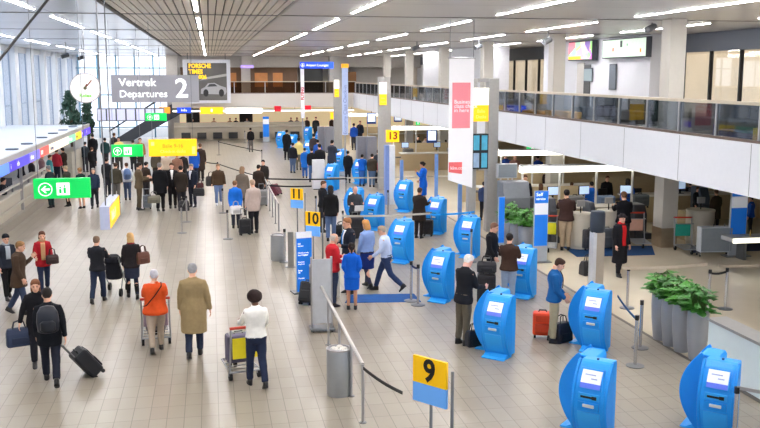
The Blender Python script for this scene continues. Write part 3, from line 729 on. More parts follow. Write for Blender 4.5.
# ================================================================== PLANTERS
LEAF = mat((46, 104, 32), .45, var=.45, scale=5); LEAF2 = mat((66, 130, 44), .45, var=.4, scale=5)
def planter(label, p, r=.30, h=1.02, spread=.5, nl=34, lh=.45, seed=1, cone=True, lm=LEAF):
    R = random.Random(seed)
    t = thing('potted_plant', label, 'plant', p)
    MB().lathe(0, 0, [(r*.66, 0), (r*.72, .06), (r*.93, h*.45), (r*1.0, h*.75), (r*.96, h), (r*.86, h), (r*.84, h-.06), (.02, h-.07)], 28).build('pot', mat((160, 163, 168), .4, .4, var=.08, scale=4), t, smooth=True, flat_ang=.7)
    MB().cyl(0, 0, h-.09, h-.05, r*.84, 20).build('soil', mat((62, 48, 36), .9), t)
    lf, stm = MB(), MB()
    for i in range(nl):
        a = R.random()*2*PI; d = spread*(.25+.75*R.random()); zt = h+lh*(.15+.85*R.random())*(1.15-.6*d/spread)
        b0 = Vector((.08*math.cos(a), .08*math.sin(a), h-.06)); tip = Vector((d*.6*math.cos(a), d*.6*math.sin(a), zt))
        stm.tube([b0, (b0+tip)/2+Vector((0, 0, .05)), tip], [.008, .007, .005], 5)
        L = .17+.12*R.random(); wl = L*.36; dr = Vector((math.cos(a), math.sin(a), -.1-.5*R.random())).normalized(); sd = Vector((-math.sin(a), math.cos(a), 0)); up = dr.cross(sd)*-1
        c = [tip, tip+dr*L*.35+up*.02, tip+dr*L*.7, tip+dr*L]
        vs = [c[0], c[1]+sd*wl+up*.03, c[1]-sd*wl+up*.03, c[2]+sd*wl*.8+up*.01, c[2]-sd*wl*.8+up*.01, c[3], c[1], c[2]]
        lf.add(vs, [(0, 1, 6), (0, 6, 2), (1, 3, 7, 6), (6, 7, 4, 2), (3, 5, 7), (7, 5, 4)])
    f = lf.build('foliage', lm, t); stm.build('stem', mat((70, 104, 44), .6), t)
    return t
for i, (u, v, lab) in enumerate([(660, 339, 'potted leafy plant in silver pot, first of the four from the belt stanchion'), (670, 345, 'potted leafy plant in silver pot, second of the four from the belt stanchion'),
                                 (681, 351, 'potted leafy plant in silver pot, third of the four from the belt stanchion'), (696, 359, 'potted leafy plant in silver pot touching the low white wall')]):
    planter(lab, pz(u, v), .205, .98, .40, 80, .55, 11+i, lm=LEAF if i % 2 else LEAF2)
for i, (u, v, lab) in enumerate([(510, 247, 'potted green fern beside the narrow blue information board'), (518, 251, 'potted green fern between the two blue information boards'), (526, 255, 'potted green fern touching the wide blue and white information board')]):
    planter(lab, pz(u, v), .26, .9, .50, 80, .6, 31+i, lm=LEAF2)
# trees by the window wall (behind the canopy roof)
def tree(label, u, v, hgt, seed):
    R = random.Random(seed); p = pY(u, v, 55 if seed == 5 else 60); t = thing('indoor_tree', label, 'tree', (p.x, p.y, 0))
    MB().tube([(0, 0, 0), (.05, 0, hgt*.5), (0, .05, hgt*.8)], [.12, .09, .05], 8).build('trunk', mat((86, 70, 54), .8), t)
    f = MB()
    for i in range(260):
        a = R.random()*2*PI; zz = hgt*.42+hgt*.58*R.random(); k = 1-abs((zz-hgt*.62)/(hgt*.42)); d = (.12+(.55 if seed == 5 else .28)*max(0, k))*math.sqrt(R.random())
        c = Vector((d*math.cos(a), d*math.sin(a), zz)); s = .16+.1*R.random(); e = Euler((R.random()*3, R.random()*3, R.random()*3)).to_matrix()
        f.add([c+e @ Vector(q)*s for q in ((-1, 0, 0), (0, -.5, .1), (1, 0, 0), (0, .5, .1))], [(0, 1, 2, 3)])
    f.build('foliage', mat((44, 74, 60), .6, var=.5, scale=3), t); return t
tree('dark green indoor tree below the round clock', 70, 110, 4.5, 5); tree('smaller green indoor tree beside the row of flight screens', 87, 112, 3.9, 6)

# ================================================================== WEST COUNTER
t = thing('service_counter', 'long beige service counter under the white canopy roof', 'counter', (-7.2, 20, 0))
CT = mat((196, 190, 178), .4, var=.05); CT2 = mat((186, 178, 162), .45, var=.05)
MB().box(-.10, 0, 0, 22.6, 0, 1.05).build('counter_front', CT2, t)
MB().box(-.75, .06, 0, 22.6, 1.05, 1.12).build('counter_top', CT, t)
MB().box(-.72, -.62, 0, 22.6, 0, 1.05).build('counter_back', CT2, t)
MB().box(.0, .22, 0, 22.6, .0, .30).build('luggage_ledge', mat((140, 132, 120), .4), t)
MB().box(.06, .14, 0, 22.6, .62, .70).build('bumper_rail', mat((178, 172, 160), .4), t)
MB().box(-.12, .02, 0, 22.6, 1.30, 1.36).build('upper_ledge', CT, t)
for y in range(0, 22, 3): MB().box(-.1, -.04, y, y+.05, 1.12, 1.30).build('ledge_bracket', STEEL, t)
t = thing('canopy_roof', 'white canopy roof with a lit sign fascia over the service counter', 'canopy', (-7.0, 20, 2.5))
MB().box(-4.4, 0, 0, 35, -.02, .05).build('roof_panel', mat((206, 214, 226), .3, var=.05, scale=1.5), t)
MB().box(-.05, .06, 0, 35, -.1, .10).build('roof_edge', mat((182, 180, 176), .4), t)
cs = [(20, 29.5, (70, 130, 240), ''), (29.5, 33.0, (96, 140, 246), 'Currency'), (33.0, 34.1, (70, 50, 190), 'i'), (34.1, 36.6, (80, 70, 200), 'info'), (36.6, 38.8, (126, 120, 226), 'tickets'), (38.8, 41.0, (226, 90, 80), 'KLM'),
      (41.0, 46.6, (246, 236, 214), 'Ticketing'), (46.6, 49.0, (120, 190, 160), 'Martinair'), (49.0, 51.2, (250, 214, 30), 'hertz'), (51.2, 53, (86, 60, 200), 'P'), (53, 55, (96, 70, 214), 'P')]
for y0, y1, c, s in cs:
    q = MB().box(.06, .10, y0-20, y1-20-.03, -.46, -.10).build('fascia_sign', mat(c, .4, emit=.65, var=.04), t)
    if s: text(q, s, .24, (.105, y0-20+.2, -.28), WT if c[0] < 230 else mat((60, 60, 120), .5), rot=(PI/2, 0, PI/2))
for y in (2, 9, 16, 30): MB().box(-.2, -.1, y, y+.1, -2.48, -.02).build('canopy_post', STEEL, t)
for i, (u, v) in enumerate([(12, 149.5), (27, 144), (42, 137.8), (53, 133.5), (63, 130.2), (73, 126.8), (82, 123.3)]):
    p = pz(u, v, 2.56); n = 20
    o = MB().loft([[(p.x+rr*math.cos(2*PI*k/n), p.y+rr*1.0*math.sin(2*PI*k/n), z) for k in range(n)] for rr, z in ((.24, 2.545), (.24, 2.60), (.20, 2.605))]).build('roof_lamp', mat((70, 84, 104), .4))
    tag(o, 'round dark lamp cap set in the white canopy roof', 'lamp cap', 'lamp caps on the canopy roof')
for i, (y, c) in enumerate([(24.5, (200, 205, 214)), (27, (210, 205, 200)), (30, (200, 205, 214)), (36, (205, 200, 196))]):
    tt = thing('monitor', 'flat desk monitor on the beige service counter', 'monitor', (-7.65, y, 1.12), .4, 'monitors on the service counter')
    MB().box(-.18, .18, -.02, .02, .10, .42).build('display', mat((60, 64, 72), .4), tt); MB().box(-.03, .03, -.02, .02, .0, .12).build('stand', BLACKP, tt); MB().box(-.1, .1, -.08, .08, 0, .015).build('foot', BLACKP, tt)
# blocks behind: beige desk ends on the counter's far end
tag(MB().box(-7.9, -7.15, 49, 53, 0, 1.40).build('desk_block', mat((176, 170, 158), .45), bevel=.02), 'beige desk block at the far end of the service counter', 'desk')
# dark stair / escalator behind the flight screens
t = thing('escalator', 'dark escalator rising behind the flight screens by the glazed end wall', 'escalator', (pY(112, 138, 77).x, 77.5, 0))
MB().prism([(-.7, 0)], 0, 0) if False else None
poly = [(0, 0), (5.2, 3.2), (6.6, 3.2), (6.6, 2.2), (5.6, 2.2), (1.6, 0)]
m = MB().prism(poly, -.6, .6).xform(Matrix.Rotation(-PI/2, 4, 'Z')).build('truss', mat((56, 60, 68), .5), t)
poly = [(-.2, .9), (5.0, 4.2), (6.6, 4.2), (6.6, 4.08), (5.1, 4.08), (-.2, .78)]
for sx in (-.6, .6): MB().prism(poly, sx-.04, sx+.04).xform(Matrix.Rotation(-PI/2, 4, 'Z')).build('handrail', BLACKP, t)

# ================================================================== FAR DESKS
t = thing('far_desk_row', 'long beige check-in desk row under the far gallery', 'check-in desk', (-3.0, 77.5, 0))
MB().box(0, 11.0, 0, .1, 0, 1.05).build('desk_front', mat((190, 178, 158), .5), t)
MB().box(0, 11.0, -.12, .8, 1.05, 1.15).build('desk_top', mat((214, 206, 190), .4), t)
for i in range(8):
    if i != 4: MB().box(.6+i*1.3, 1.35+i*1.3, -.6, -.02, .12, .62).build('desk_scale', mat((46, 44, 44), .5), t)
MB().box(0, 11.0, .02, .12, 1.15, 1.45).build('desk_screen', mat((206, 196, 176), .5), t)
t = thing('desk_light', 'long white light strip over the far check-in desks', 'light strip', (-3.0, 76.0, 2.42))
MB().box(0, 15.0, -.08, .08, -.02, .09).build('diffuser', mat((255, 252, 244), .4, emit=2.0, var=0), t)
MB().box(0, 15.0, -.12, .12, .09, .16).build('light_frame', WHITE, t)
for xx in (.2, 5, 10, 14.8): MB().cyl(xx, 0, .16, .33, .02, 8).build('hanging_rod', DSTEEL, t)
for i, (u, lab) in enumerate([(193, 'dark framed opening in the beige far wall below the yellow sign'), (246, 'dark framed opening in the beige far wall below the white sign')]):
    p = pY(u, 118, 83.9); tag(MB().box(p.x-.6, p.x+.6, 83.8, 83.98, .9, 2.4).build('wall_screen', mat((54, 50, 50), .5), bevel=.01), lab, 'panel')
# grey cabinets in the far lane and pale cabinet of the waiting group
def cabinet(label, u0, u1, vt, vb, m, d=.6, door=True, cat='cabinet'):
    p = pz(u0, vb); Y = p.y; w = pY(u1, vb, Y).x-p.x; h = pY(u0, vt, Y).z
    t = thing('grey_cabinet' if cat == 'cabinet' else 'partition', label, cat, (p.x, Y, 0))
    MB().box(0, w, 0, d, .05, h).build('carcass', m, t, bevel=.015)
    MB().box(.03, w-.03, -.015, 0, .1, h-.06).build('door_panel', m, t)
    MB().box(.04, w-.04, .04, d-.04, 0, .05).build('plinth', BLACKP, t)
    return t
GC = mat((132, 132, 140), .5, .2)
cabinet('tall grey cabinet in the far lane, the one touching the waiting group', 318.5, 325, 127, 152, GC); cabinet('tall grey cabinet in the far lane, next to the grey pylon', 325.8, 334, 127, 153, GC)
cabinet('tall grey cabinet beside the man in the olive jacket, hall side', 357.5, 366.5, 137, 168, GC); cabinet('tall grey cabinet beside the man in the olive jacket, gallery side', 367.5, 377, 137, 169, GC)
cabinet('white waist-high partition in front of the waiting group', 313, 325, 160, 190, mat((216, 216, 220), .5), .3, cat='partition')

# ================================================================== EAST CHECK-IN ROWS (under the gallery)
LITE = mat((255, 251, 236), .4, emit=4.0, var=0)
def light_row(label, u0, u1, v, z, posts=True, panel=None):
    p = pz(u0, v, z); Y = p.y; x1 = pY(u1, v, Y).x
    t = thing('desk_light', label, 'light strip', (p.x, Y, z)); L = x1-p.x
    MB().box(0, L, -.10, .10, -.09, .11).build('diffuser', LITE, t)
    MB().box(0, L, -.14, .14, .11, .16).build('light_frame', WHITE, t)
    k = .1
    while k < L:
        MB().box(k-.03, k+.03, .0, .06, -z, -.09).build('post', mat((222, 220, 214), .4), t); k += 1.35
    return t, Y
DKB = mat((178, 158, 124), .45, var=.06); DKT = mat((206, 200, 188), .35); CONV = mat((58, 58, 62), .5)
t1, Y1 = light_row('white light strip over the desk row behind the white check-in desks', 520, 668, 170, 2.2)
t2, Y2 = light_row('white light strip over the second desk row beneath the white gallery', 499, 580, 153.5, 2.25)
t3, Y3 = light_row('white light strip over the third desk row past the banner', 392, 462, 128.5, 2.3)
t4, Y4 = light_row('white light strip over the farthest side desk row', 349, 400, 115, 2.35)
def desk_row(label, x0, x1, y, n, gap):
    """back-to-back service row: counter with raised front, scale bay and conveyor"""
    t = thing('desk_row', label, 'check-in desk', (x0, y, 0)); L = x1-x0
    MB().box(0, L, 0, .08, 0, .95).build('desk_front', DKB, t)
    MB().box(0, L, -.05, .8, .95, 1.0).build('desk_top', DKT, t)
    MB().box(0, L, 1.4, 1.9, .25, .62).build('conveyor_side', DKB, t)
    MB().box(0, L, 1.42, 1.88, .62, .66).build('conveyor_belt', CONV, t)
    MB().box(0, L, 3.0, 3.08, 0, 1.35).build('back_panel', mat((196, 176, 140), .5), t)
    return t
desk_row('beige counter row with conveyor behind the white check-in desks', 11.1, 14.0, Y1-1.0, 3, 1); desk_row('beige counter row with conveyor past the steel pylon', 10.4, 20.0, Y2-1.0, 3, 1)
desk_row('beige counter row with conveyor past the white banner', 10.6, 19, Y3-2.0, 3, 1); desk_row('beige counter row with conveyor, farthest on the gallery side', 11.8, 19, Y4-2, 3, 1)
desk_row('beige counter row with conveyor beyond the square pillar', 15.0, 20.3, 30.6, 3, 1)
# grey sign box on two posts
def sign_box(label, u0, u1, vt, vb, Y, legs_to, depth=.16):
    a = pY(u0, vb, Y); c = pY(u1, vt, Y); w, h = c.x-a.x, c.z-a.z
    t = thing('desk_screen', label, 'screen', (a.x, Y, a.z))
    MB().box(0, w, 0, depth, 0, h).build('screen_case', mat((206, 208, 212), .4), t, bevel=.015)
    MB().box(.05, w-.02, -.012, 0, .03, h-.03).build('screen_back', mat((138, 146, 152), .5), t)
    for k in (.58, .78): MB().box(w*k-.02, w*k+.02, .04, .08, legs_to-a.z, 0).build('post', mat((222, 220, 214), .4), t)
    return t
sign_box('grey back of a sign box on two thin posts beside the steel pylon', 497, 517.5, 163.5, 178.5, Y1, 0)
# board on legs and low lit bench
p = pz(699, 257); Y = p.y
a = pY(700, 252.5, Y); c = pY(731.5, 226.5, Y); w, h = c.x-a.x, c.z-a.z
t = thing('rolling_board', 'large grey board on wheeled legs beside the square pillar', 'board', (a.x, Y, 0), math.radians(-6))
MB().box(0, w, 0, .30, a.z, c.z).build('board_case', mat((198, 204, 212), .45), t, bevel=.015)
MB().box(.03, w-.02, -.012, 0, a.z+.03, c.z-.03).build('board_face', mat((142, 150, 156), .5), t)
for xx in (.02, w-.04):
    for yy in (.02, .26): MB().cyl(xx, yy, .05, a.z, .022, 8).build('leg', DSTEEL, t); MB().ell((xx, yy, .04), (.035, .025, .04), 8, 6).build('caster', RUBBER, t)
for xx in (w*.45, w*.8): MB().cyl(xx, .15, c.z, c.z+.08, .015, 8).build('top_pin', DSTEEL, t)
a = pY(732.5, 243.5, Y-.8); c = pY(800, 236, Y-.8)
t = thing('lit_bench', 'low bench with a glowing white front beside the grey board', 'bench', (a.x, Y-.8, 0))
L = c.x-a.x
MB().box(0, L, .02, .62, a.z+.02, c.z).build('bench_body', mat((196, 198, 200), .5), t)
MB().box(.02, L, -.02, .02, a.z, c.z-.01).build('glowing_front', mat((255, 250, 226), .4, emit=1.5, var=0), t)
for xx in (.45, 1.9): MB().box(xx, xx+.08, .1, .5, 0, a.z+.02).build('leg', DSTEEL, t)
MB().cyl(.75, .3, c.z, c.z+.18, .03, 8, .012).build('ornament', mat((190, 160, 90), .4, .4), t)
# white rounded check-in desks
def round_desk(label, u, v, r=.44, h=1.12):
    p = pz(u, v); t = thing('check_in_desk', label, 'check-in desk', (p.x, p.y+r, 0))
    MB().lathe(0, 0, [(r*.93, 0), (r*.95, .1), (r, .12), (r, h-.06), (r*1.03, h-.05), (r*1.03, h), (.02, h+.005)], 26).build('desk_body', mat((212, 204, 188), .45, var=.03), t, smooth=True, flat_ang=.6)
    MB().box(-r*.4, r*.4, r*.6, 1.1, 0, .95).build('desk_wing', DKB, t)
    MB().tube([(0, 0, h), (0, 0, h+.35)], .02, 8).build('screen_arm', BLACKP, t); MB().box(-.13, .13, -.03, .03, h+.2, h+.40).build('monitor', mat((150, 150, 150), .4), t)
    return t
round_desk('white rounded check-in desk where the man in the dark brown jacket stands', 584, 250, .36); round_desk('white rounded check-in desk where the man in black stands', 612, 246, .36)
round_desk('white rounded check-in desk behind the grey board', 706, 246)
# low white wall desk at the lower right corner
XW = pz(706, 372).x
p0 = pz(706, 372)
t = thing('low_desk_wall', 'low white glazed desk wall with grey top beside the silver planters', 'desk', (0, 0, 0))
MB().box(p0.x, p0.x+.06, 8.0, p0.y, .08, .98).build('wall_panel', mat((206, 218, 220), .35, var=.03), t)
MB().box(p0.x-.03, p0.x+.36, 8.0, p0.y+.02, .98, 1.03).build('wall_top', mat((150, 148, 144), .35, .2), t)
MB().box(p0.x+.02, p0.x+.06, 8.0, p0.y, 0, .08).build('wall_plinth', mat((110, 106, 100), .5), t)
MB().box(p0.x+.06, p0.x+.32, p0.y-.06, p0.y, 0, .98).build('wall_end', mat((206, 210, 210), .4), t)
# gallery goods: wall screens and signs
def wallsign(name, label, X, u0, v0, u1, v1, m, cat='sign', d=.25):
    a = pX(u0, v1, X); c = pX(u1, v0, X); 
    t = thing(name, label, cat, (X, min(a.y, c.y), min(a.z, c.z))); L = abs(c.y-a.y); h = abs(c.z-a.z)
    h = max(h, .3)
    MB().box(0, d, 0, L, 0, h).build('sign_case', mat((70, 74, 82), .5), t)
    f = MB().box(-.015, 0, .05, L-.05, .05, h-.05).build('sign_face', m, t)
    return t, f, L, h
SGW = mat((214, 232, 214), .4, emit=.4, var=.05, scale=3)
t, f, L, h = wallsign('wall_display', 'large glowing pale display panel on the white gallery wall', 18.05, 603, 57, 646, 40, SGW)
for (yy, zz, s, c) in [(.72, .35, .10, (200, 40, 40)), (.52, .55, .18, (60, 70, 70)), (.40, .6, .06, (90, 160, 120)), (.1, .25, .1, (230, 150, 60))]:
    MB().box(-.02, -.012, L*yy, L*yy+s*1.2, h*zz, h*zz+s*1.6).build('display_mark', mat(c, .5, emit=.3), f)
def led_mat():
    m = bpy.data.materials.new('led_picture'); m.use_nodes = True; nt = m.node_tree; b = nt.nodes['Principled BSDF']
    tc = nt.nodes.new('ShaderNodeTexCoord'); v = nt.nodes.new('ShaderNodeTexVoronoi'); v.inputs['Scale'].default_value = 1.6
    nt.links.new(tc.outputs['Object'], v.inputs['Vector']); hs = nt.nodes.new('ShaderNodeHueSaturation'); hs.inputs['Saturation'].default_value = .8
    nt.links.new(v.outputs['Color'], hs.inputs['Color']); nt.links.new(hs.outputs[0], b.inputs['Base Color']); nt.links.new(hs.outputs[0], b.inputs['Emission Color']); b.inputs['Emission Strength'].default_value = .5
    return m
t, f, L, h = wallsign('wall_display', 'colourful screen panel on the white gallery wall beside the pillar', 18.05, 569, 60, 592, 42, led_mat())
MB().box(-.03, -.012, L*.45, L*.98, .06, h*.22).build('yellow_caption', YELG, f)
wallsign('wall_notice', 'small grey notice on the white gallery wall below the colourful screen', 18.33, 584, 82, 592, 68, mat((140, 156, 160), .5), 'notice', .03)
wallsign('wall_notice', 'narrow dark notice board beside the gallery door', 18.33, 609.5, 90, 615.5, 64, mat((96, 104, 114), .5), 'notice', .03)
# things on the gallery floor seen through the balustrade
def gbox(name, label, X, u0, v0, u1, v1, m, cat, d=.5, s=None):
    a = pX(u1, v1, X); c = pX(u0, v0, X); y0, y1 = min(a.y, c.y), max(a.y, c.y); z1 = max(a.z, c.z)
    t = thing(name, label, cat, (X, y0, 3.65)); L = y1-y0; h = max(z1-3.65, .25)
    MB().box(0, d, 0, L, 0, h).build('panel_body', m, t, bevel=.01)
    q = MB().box(-.012, 0, .06, L-.06, .1, h-.05).build('panel_face', m, t)
    if s: text(q, s, h*.4, (-.016, L-.2, h*.55), WT, rot=(PI/2, 0, -PI/2))
    return t
gbox('display_counter', 'yellow counter behind the gallery glass', 12.25, 545, 110, 568, 121, mat((250, 176, 20), .5, emit=.3), 'counter')
gbox('display_counter', 'orange yellow counter behind the gallery glass near the thin mullions', 12.25, 522, 109.5, 540, 116, mat((240, 170, 40), .5, emit=.25), 'counter')
gbox('display_counter', 'blue lit panel behind the gallery glass next to the pylon', 12.25, 503, 105, 514, 111, BLG, 'panel', s='i')
gbox('display_counter', 'dark purple counter with white lettering behind the gallery glass', 12.25, 712, 129, 750, 140, mat((60, 48, 110), .5, emit=.15), 'counter', s='FedEx')
gbox('display_counter', 'yellow panel behind the gallery glass at the picture edge', 12.25, 753, 128, 766, 140, mat((250, 190, 20), .5, emit=.3), 'counter')
R = random.Random(3)
for i, (y, lab) in enumerate([(22.0, 'dark seating block behind the gallery glass opposite the purple counter'), (24.2, 'dark seating block behind the gallery glass above the pillar top'), (30.0, 'dark seating block behind the gallery glass beside the yellow counter'), (33.4, 'dark seating block behind the gallery glass close to the steel pylon')]):
    t = thing('seating_block', lab, 'bench', (14.9, y, 3.65))
    MB().box(0, .9, 0, 2.2, .1, .45).build('seat', mat((50, 60, 62), .7), t, bevel=.04); MB().box(.75, .95, 0, 2.2, .45, .95).build('backrest', mat((44, 54, 58), .7), t, bevel=.04)
    for yy in (.1, 2.0): MB().box(.1, .8, yy, yy+.1, 0, .1).build('leg', BLACKP, t)
a, b_ = pY(50, -3, 15), pY(-12, 74, 15)
tag(MB().tube([a+(a-b_)*.6, a, b_, b_+(b_-a)*.5], .022, 8).build('ceiling_cable', mat((70, 68, 68), .6)), 'dark slanting cable hanging from the ceiling near the window wall', 'cable')
# cameras and spot lamps near the gallery ceiling
for u, v, Y, lab in [(417, 47, 46, 'small ceiling camera between two pillars past the banner'), (479, 46, 42, 'small ceiling camera beside the pillar above the pylon'), (548, 40, 34, 'small ceiling camera beside the pillar above the gallery glass'), (652, 27, 28, 'small ceiling camera on the pillar beside the glowing display'), (66, 55, 50, 'dark ceiling spotlight by the window wall'), (82, 57, 54, 'dark ceiling spotlight nearest the round clock')]:
    p = pY(u, v, Y); t = thing('ceiling_camera', lab, 'camera', (p.x, p.y, p.z))
    MB().cyl(0, 0, 0, CZ-p.z, .03, 8).build('bracket', DSTEEL, t); MB().tube([(-.22, -.1, -.1), (.12, .05, .02)], .11, 12).build('camera_body', mat((120, 124, 130) if u > 100 else (40, 44, 50), .5), t)

# black office chairs behind the desk rows
def office_chair(label, p, rz):
    t = thing('office_chair', label, 'chair', p, rz)
    MB().box(-.24, .24, -.22, .22, .44, .52).build('seat', BLACKP, t, bevel=.03); MB().box(-.22, .22, .20, .27, .58, 1.12).build('backrest', BLACKP, t, bevel=.03)
    MB().tube([(0, .2, .5), (0, .26, .62)], .02, 6).build('back_support', DSTEEL, t); MB().cyl(0, 0, .08, .45, .03, 10).build('gas_lift', DSTEEL, t)
    for k in range(5):
        a = k*2*PI/5; MB().tube([(0, 0, .10), (.28*math.cos(a), .28*math.sin(a), .06)], .018, 6).ell((.28*math.cos(a), .28*math.sin(a), .035), (.03, .03, .035), 8, 5).build('base_arm', DSTEEL, t)
    return t
for u, v, Y, rz, lab in [(607, 186, Y1+2.6, .3, 'black office chair between the two blue clerks'), (573, 188, Y1+2.9, -.4, 'black office chair beside the wide information board clerk'), (640, 190, Y1+2.4, .1, 'black office chair near the square pillar'), (432, 150, Y3+1.2, .2, 'black office chair below the third light strip')]:
    p = pY(u, v, Y); office_chair(lab, (p.x, Y, 0), rz)

def drop_unit(label, u0, u1, vt, vb, Y, c):
    a = pY(u0, vb, Y); b2 = pY(u1, vt, Y); w = b2.x-a.x; h = b2.z
    t = thing('baggage_drop_unit', label, 'baggage machine', (a.x, Y, 0))
    MB().prism([(0, 0), (0, h*.72), (.18, h), (.75, h), (.75, 0)], 0, w).build('unit_body', mat(c, .4, .2), t, bevel=.04)
    MB().box(.06, w-.06, -.02, 0, h*.15, h*.55).build('front_panel', mat(tuple(int(q*.75) for q in c), .45), t, bevel=.01)
    MB().box(.05, w-.05, -.45, -.02, .10, .30).build('scale_bed', mat((52, 54, 58), .5), t, bevel=.02)
for u0, u1, vt, vb, Y, c, lab in [(503, 531, 182, 228, Y1-.95, (120, 124, 130), 'grey metal baggage drop unit beside the green potted plants'), (549, 558, 199, 245, Y1-2.0, (60, 62, 68), 'dark baggage drop unit behind the luggage cart with the yellow panel'),
        (590, 597, 203, 246, Y1-1.9, (74, 78, 86), 'dark grey baggage drop unit between the two white desks'), (634, 648, 205, 245, Y1-1.9, (66, 68, 74), 'charcoal baggage drop unit behind the luggage cart with the picture panel'),
        (699, 711, 188, 236, 29.7, (70, 80, 96), 'slate blue baggage drop unit behind the grey board'), (664, 676, 180, 215, 34.0, (90, 96, 104), 'grey baggage drop unit farther back than the square pillar')]:
    drop_unit(lab, u0, u1, vt, vb, Y, c)
# ================================================================== PEOPLE
CLOUD = bpy.data.textures.new('cloth_folds', 'CLOUDS'); CLOUD.noise_scale = .16; CLOUD.noise_depth = 2
FINE = bpy.data.textures.new('hair_curls', 'CLOUDS'); FINE.noise_scale = .05
SKIN = {'l': mat((222, 170, 142), .55, var=.05), 'm': mat((196, 140, 110), .55, var=.05), 'd': mat((110, 72, 52), .55, var=.05), 'p': mat((230, 176, 156), .55, var=.05)}
def cloth(rgb):
    g = sum(rgb)/3; f = .72 if max(rgb) < 130 else .92
    rgb = tuple(int((g+(c-g)*f)*(.92 if max(rgb) < 130 else 1)) for c in rgb)
    return mat(rgb, .88, var=.12, scale=14, spec=.15)
def org(mb, name, m, par, vox, folds=0.0, smooth=3):
    o = mb.build(name, m, par, smooth=True)
    r = o.modifiers.new('join', 'REMESH'); r.mode = 'VOXEL'; r.voxel_size = vox; r.use_smooth_shade = True
    if smooth:
        s = o.modifiers.new('soft', 'SMOOTH'); s.factor = .5; s.iterations = smooth
    if folds:
        d = o.modifiers.new('folds', 'DISPLACE'); d.texture = CLOUD; d.strength = folds; d.mid_level = .5; d.texture_coords = 'LOCAL'
    return o
def ering(c, rx, ry, n=18, M=None, p=2.0):
    out = []
    for k in range(n):
        a = 2*PI*k/n; x, y = math.cos(a), math.sin(a)
        v = Vector((c[0]+rx*x, c[1]+ry*y, c[2])); out.append(M @ v if M else v)
    return out
HEADP = [(-.118, .026, .024, .056), (-.108, .042, .040, .048), (-.088, .056, .060, .030), (-.055, .066, .080, .014), (-.02, .072, .091, .004), (.015, .076, .097, -.002),
         (.05, .076, .097, -.004), (.08, .068, .088, -.006), (.102, .050, .066, -.006), (.116, .026, .034, -.006), (.120, .008, .010, -.006)]
TORSO = [(.80, .08, .075, 0), (.85, .150, .105, -.005), (.93, .168, .118, -.008), (1.02, .150, .108, 0), (1.12, .142, .102, .008), (1.22, .156, .112, .006), (1.32, .176, .118, 0), (1.40, .170, .104, -.006), (1.45, .125, .082, -.01), (1.485, .072, .066, -.008)]
NP = [0]
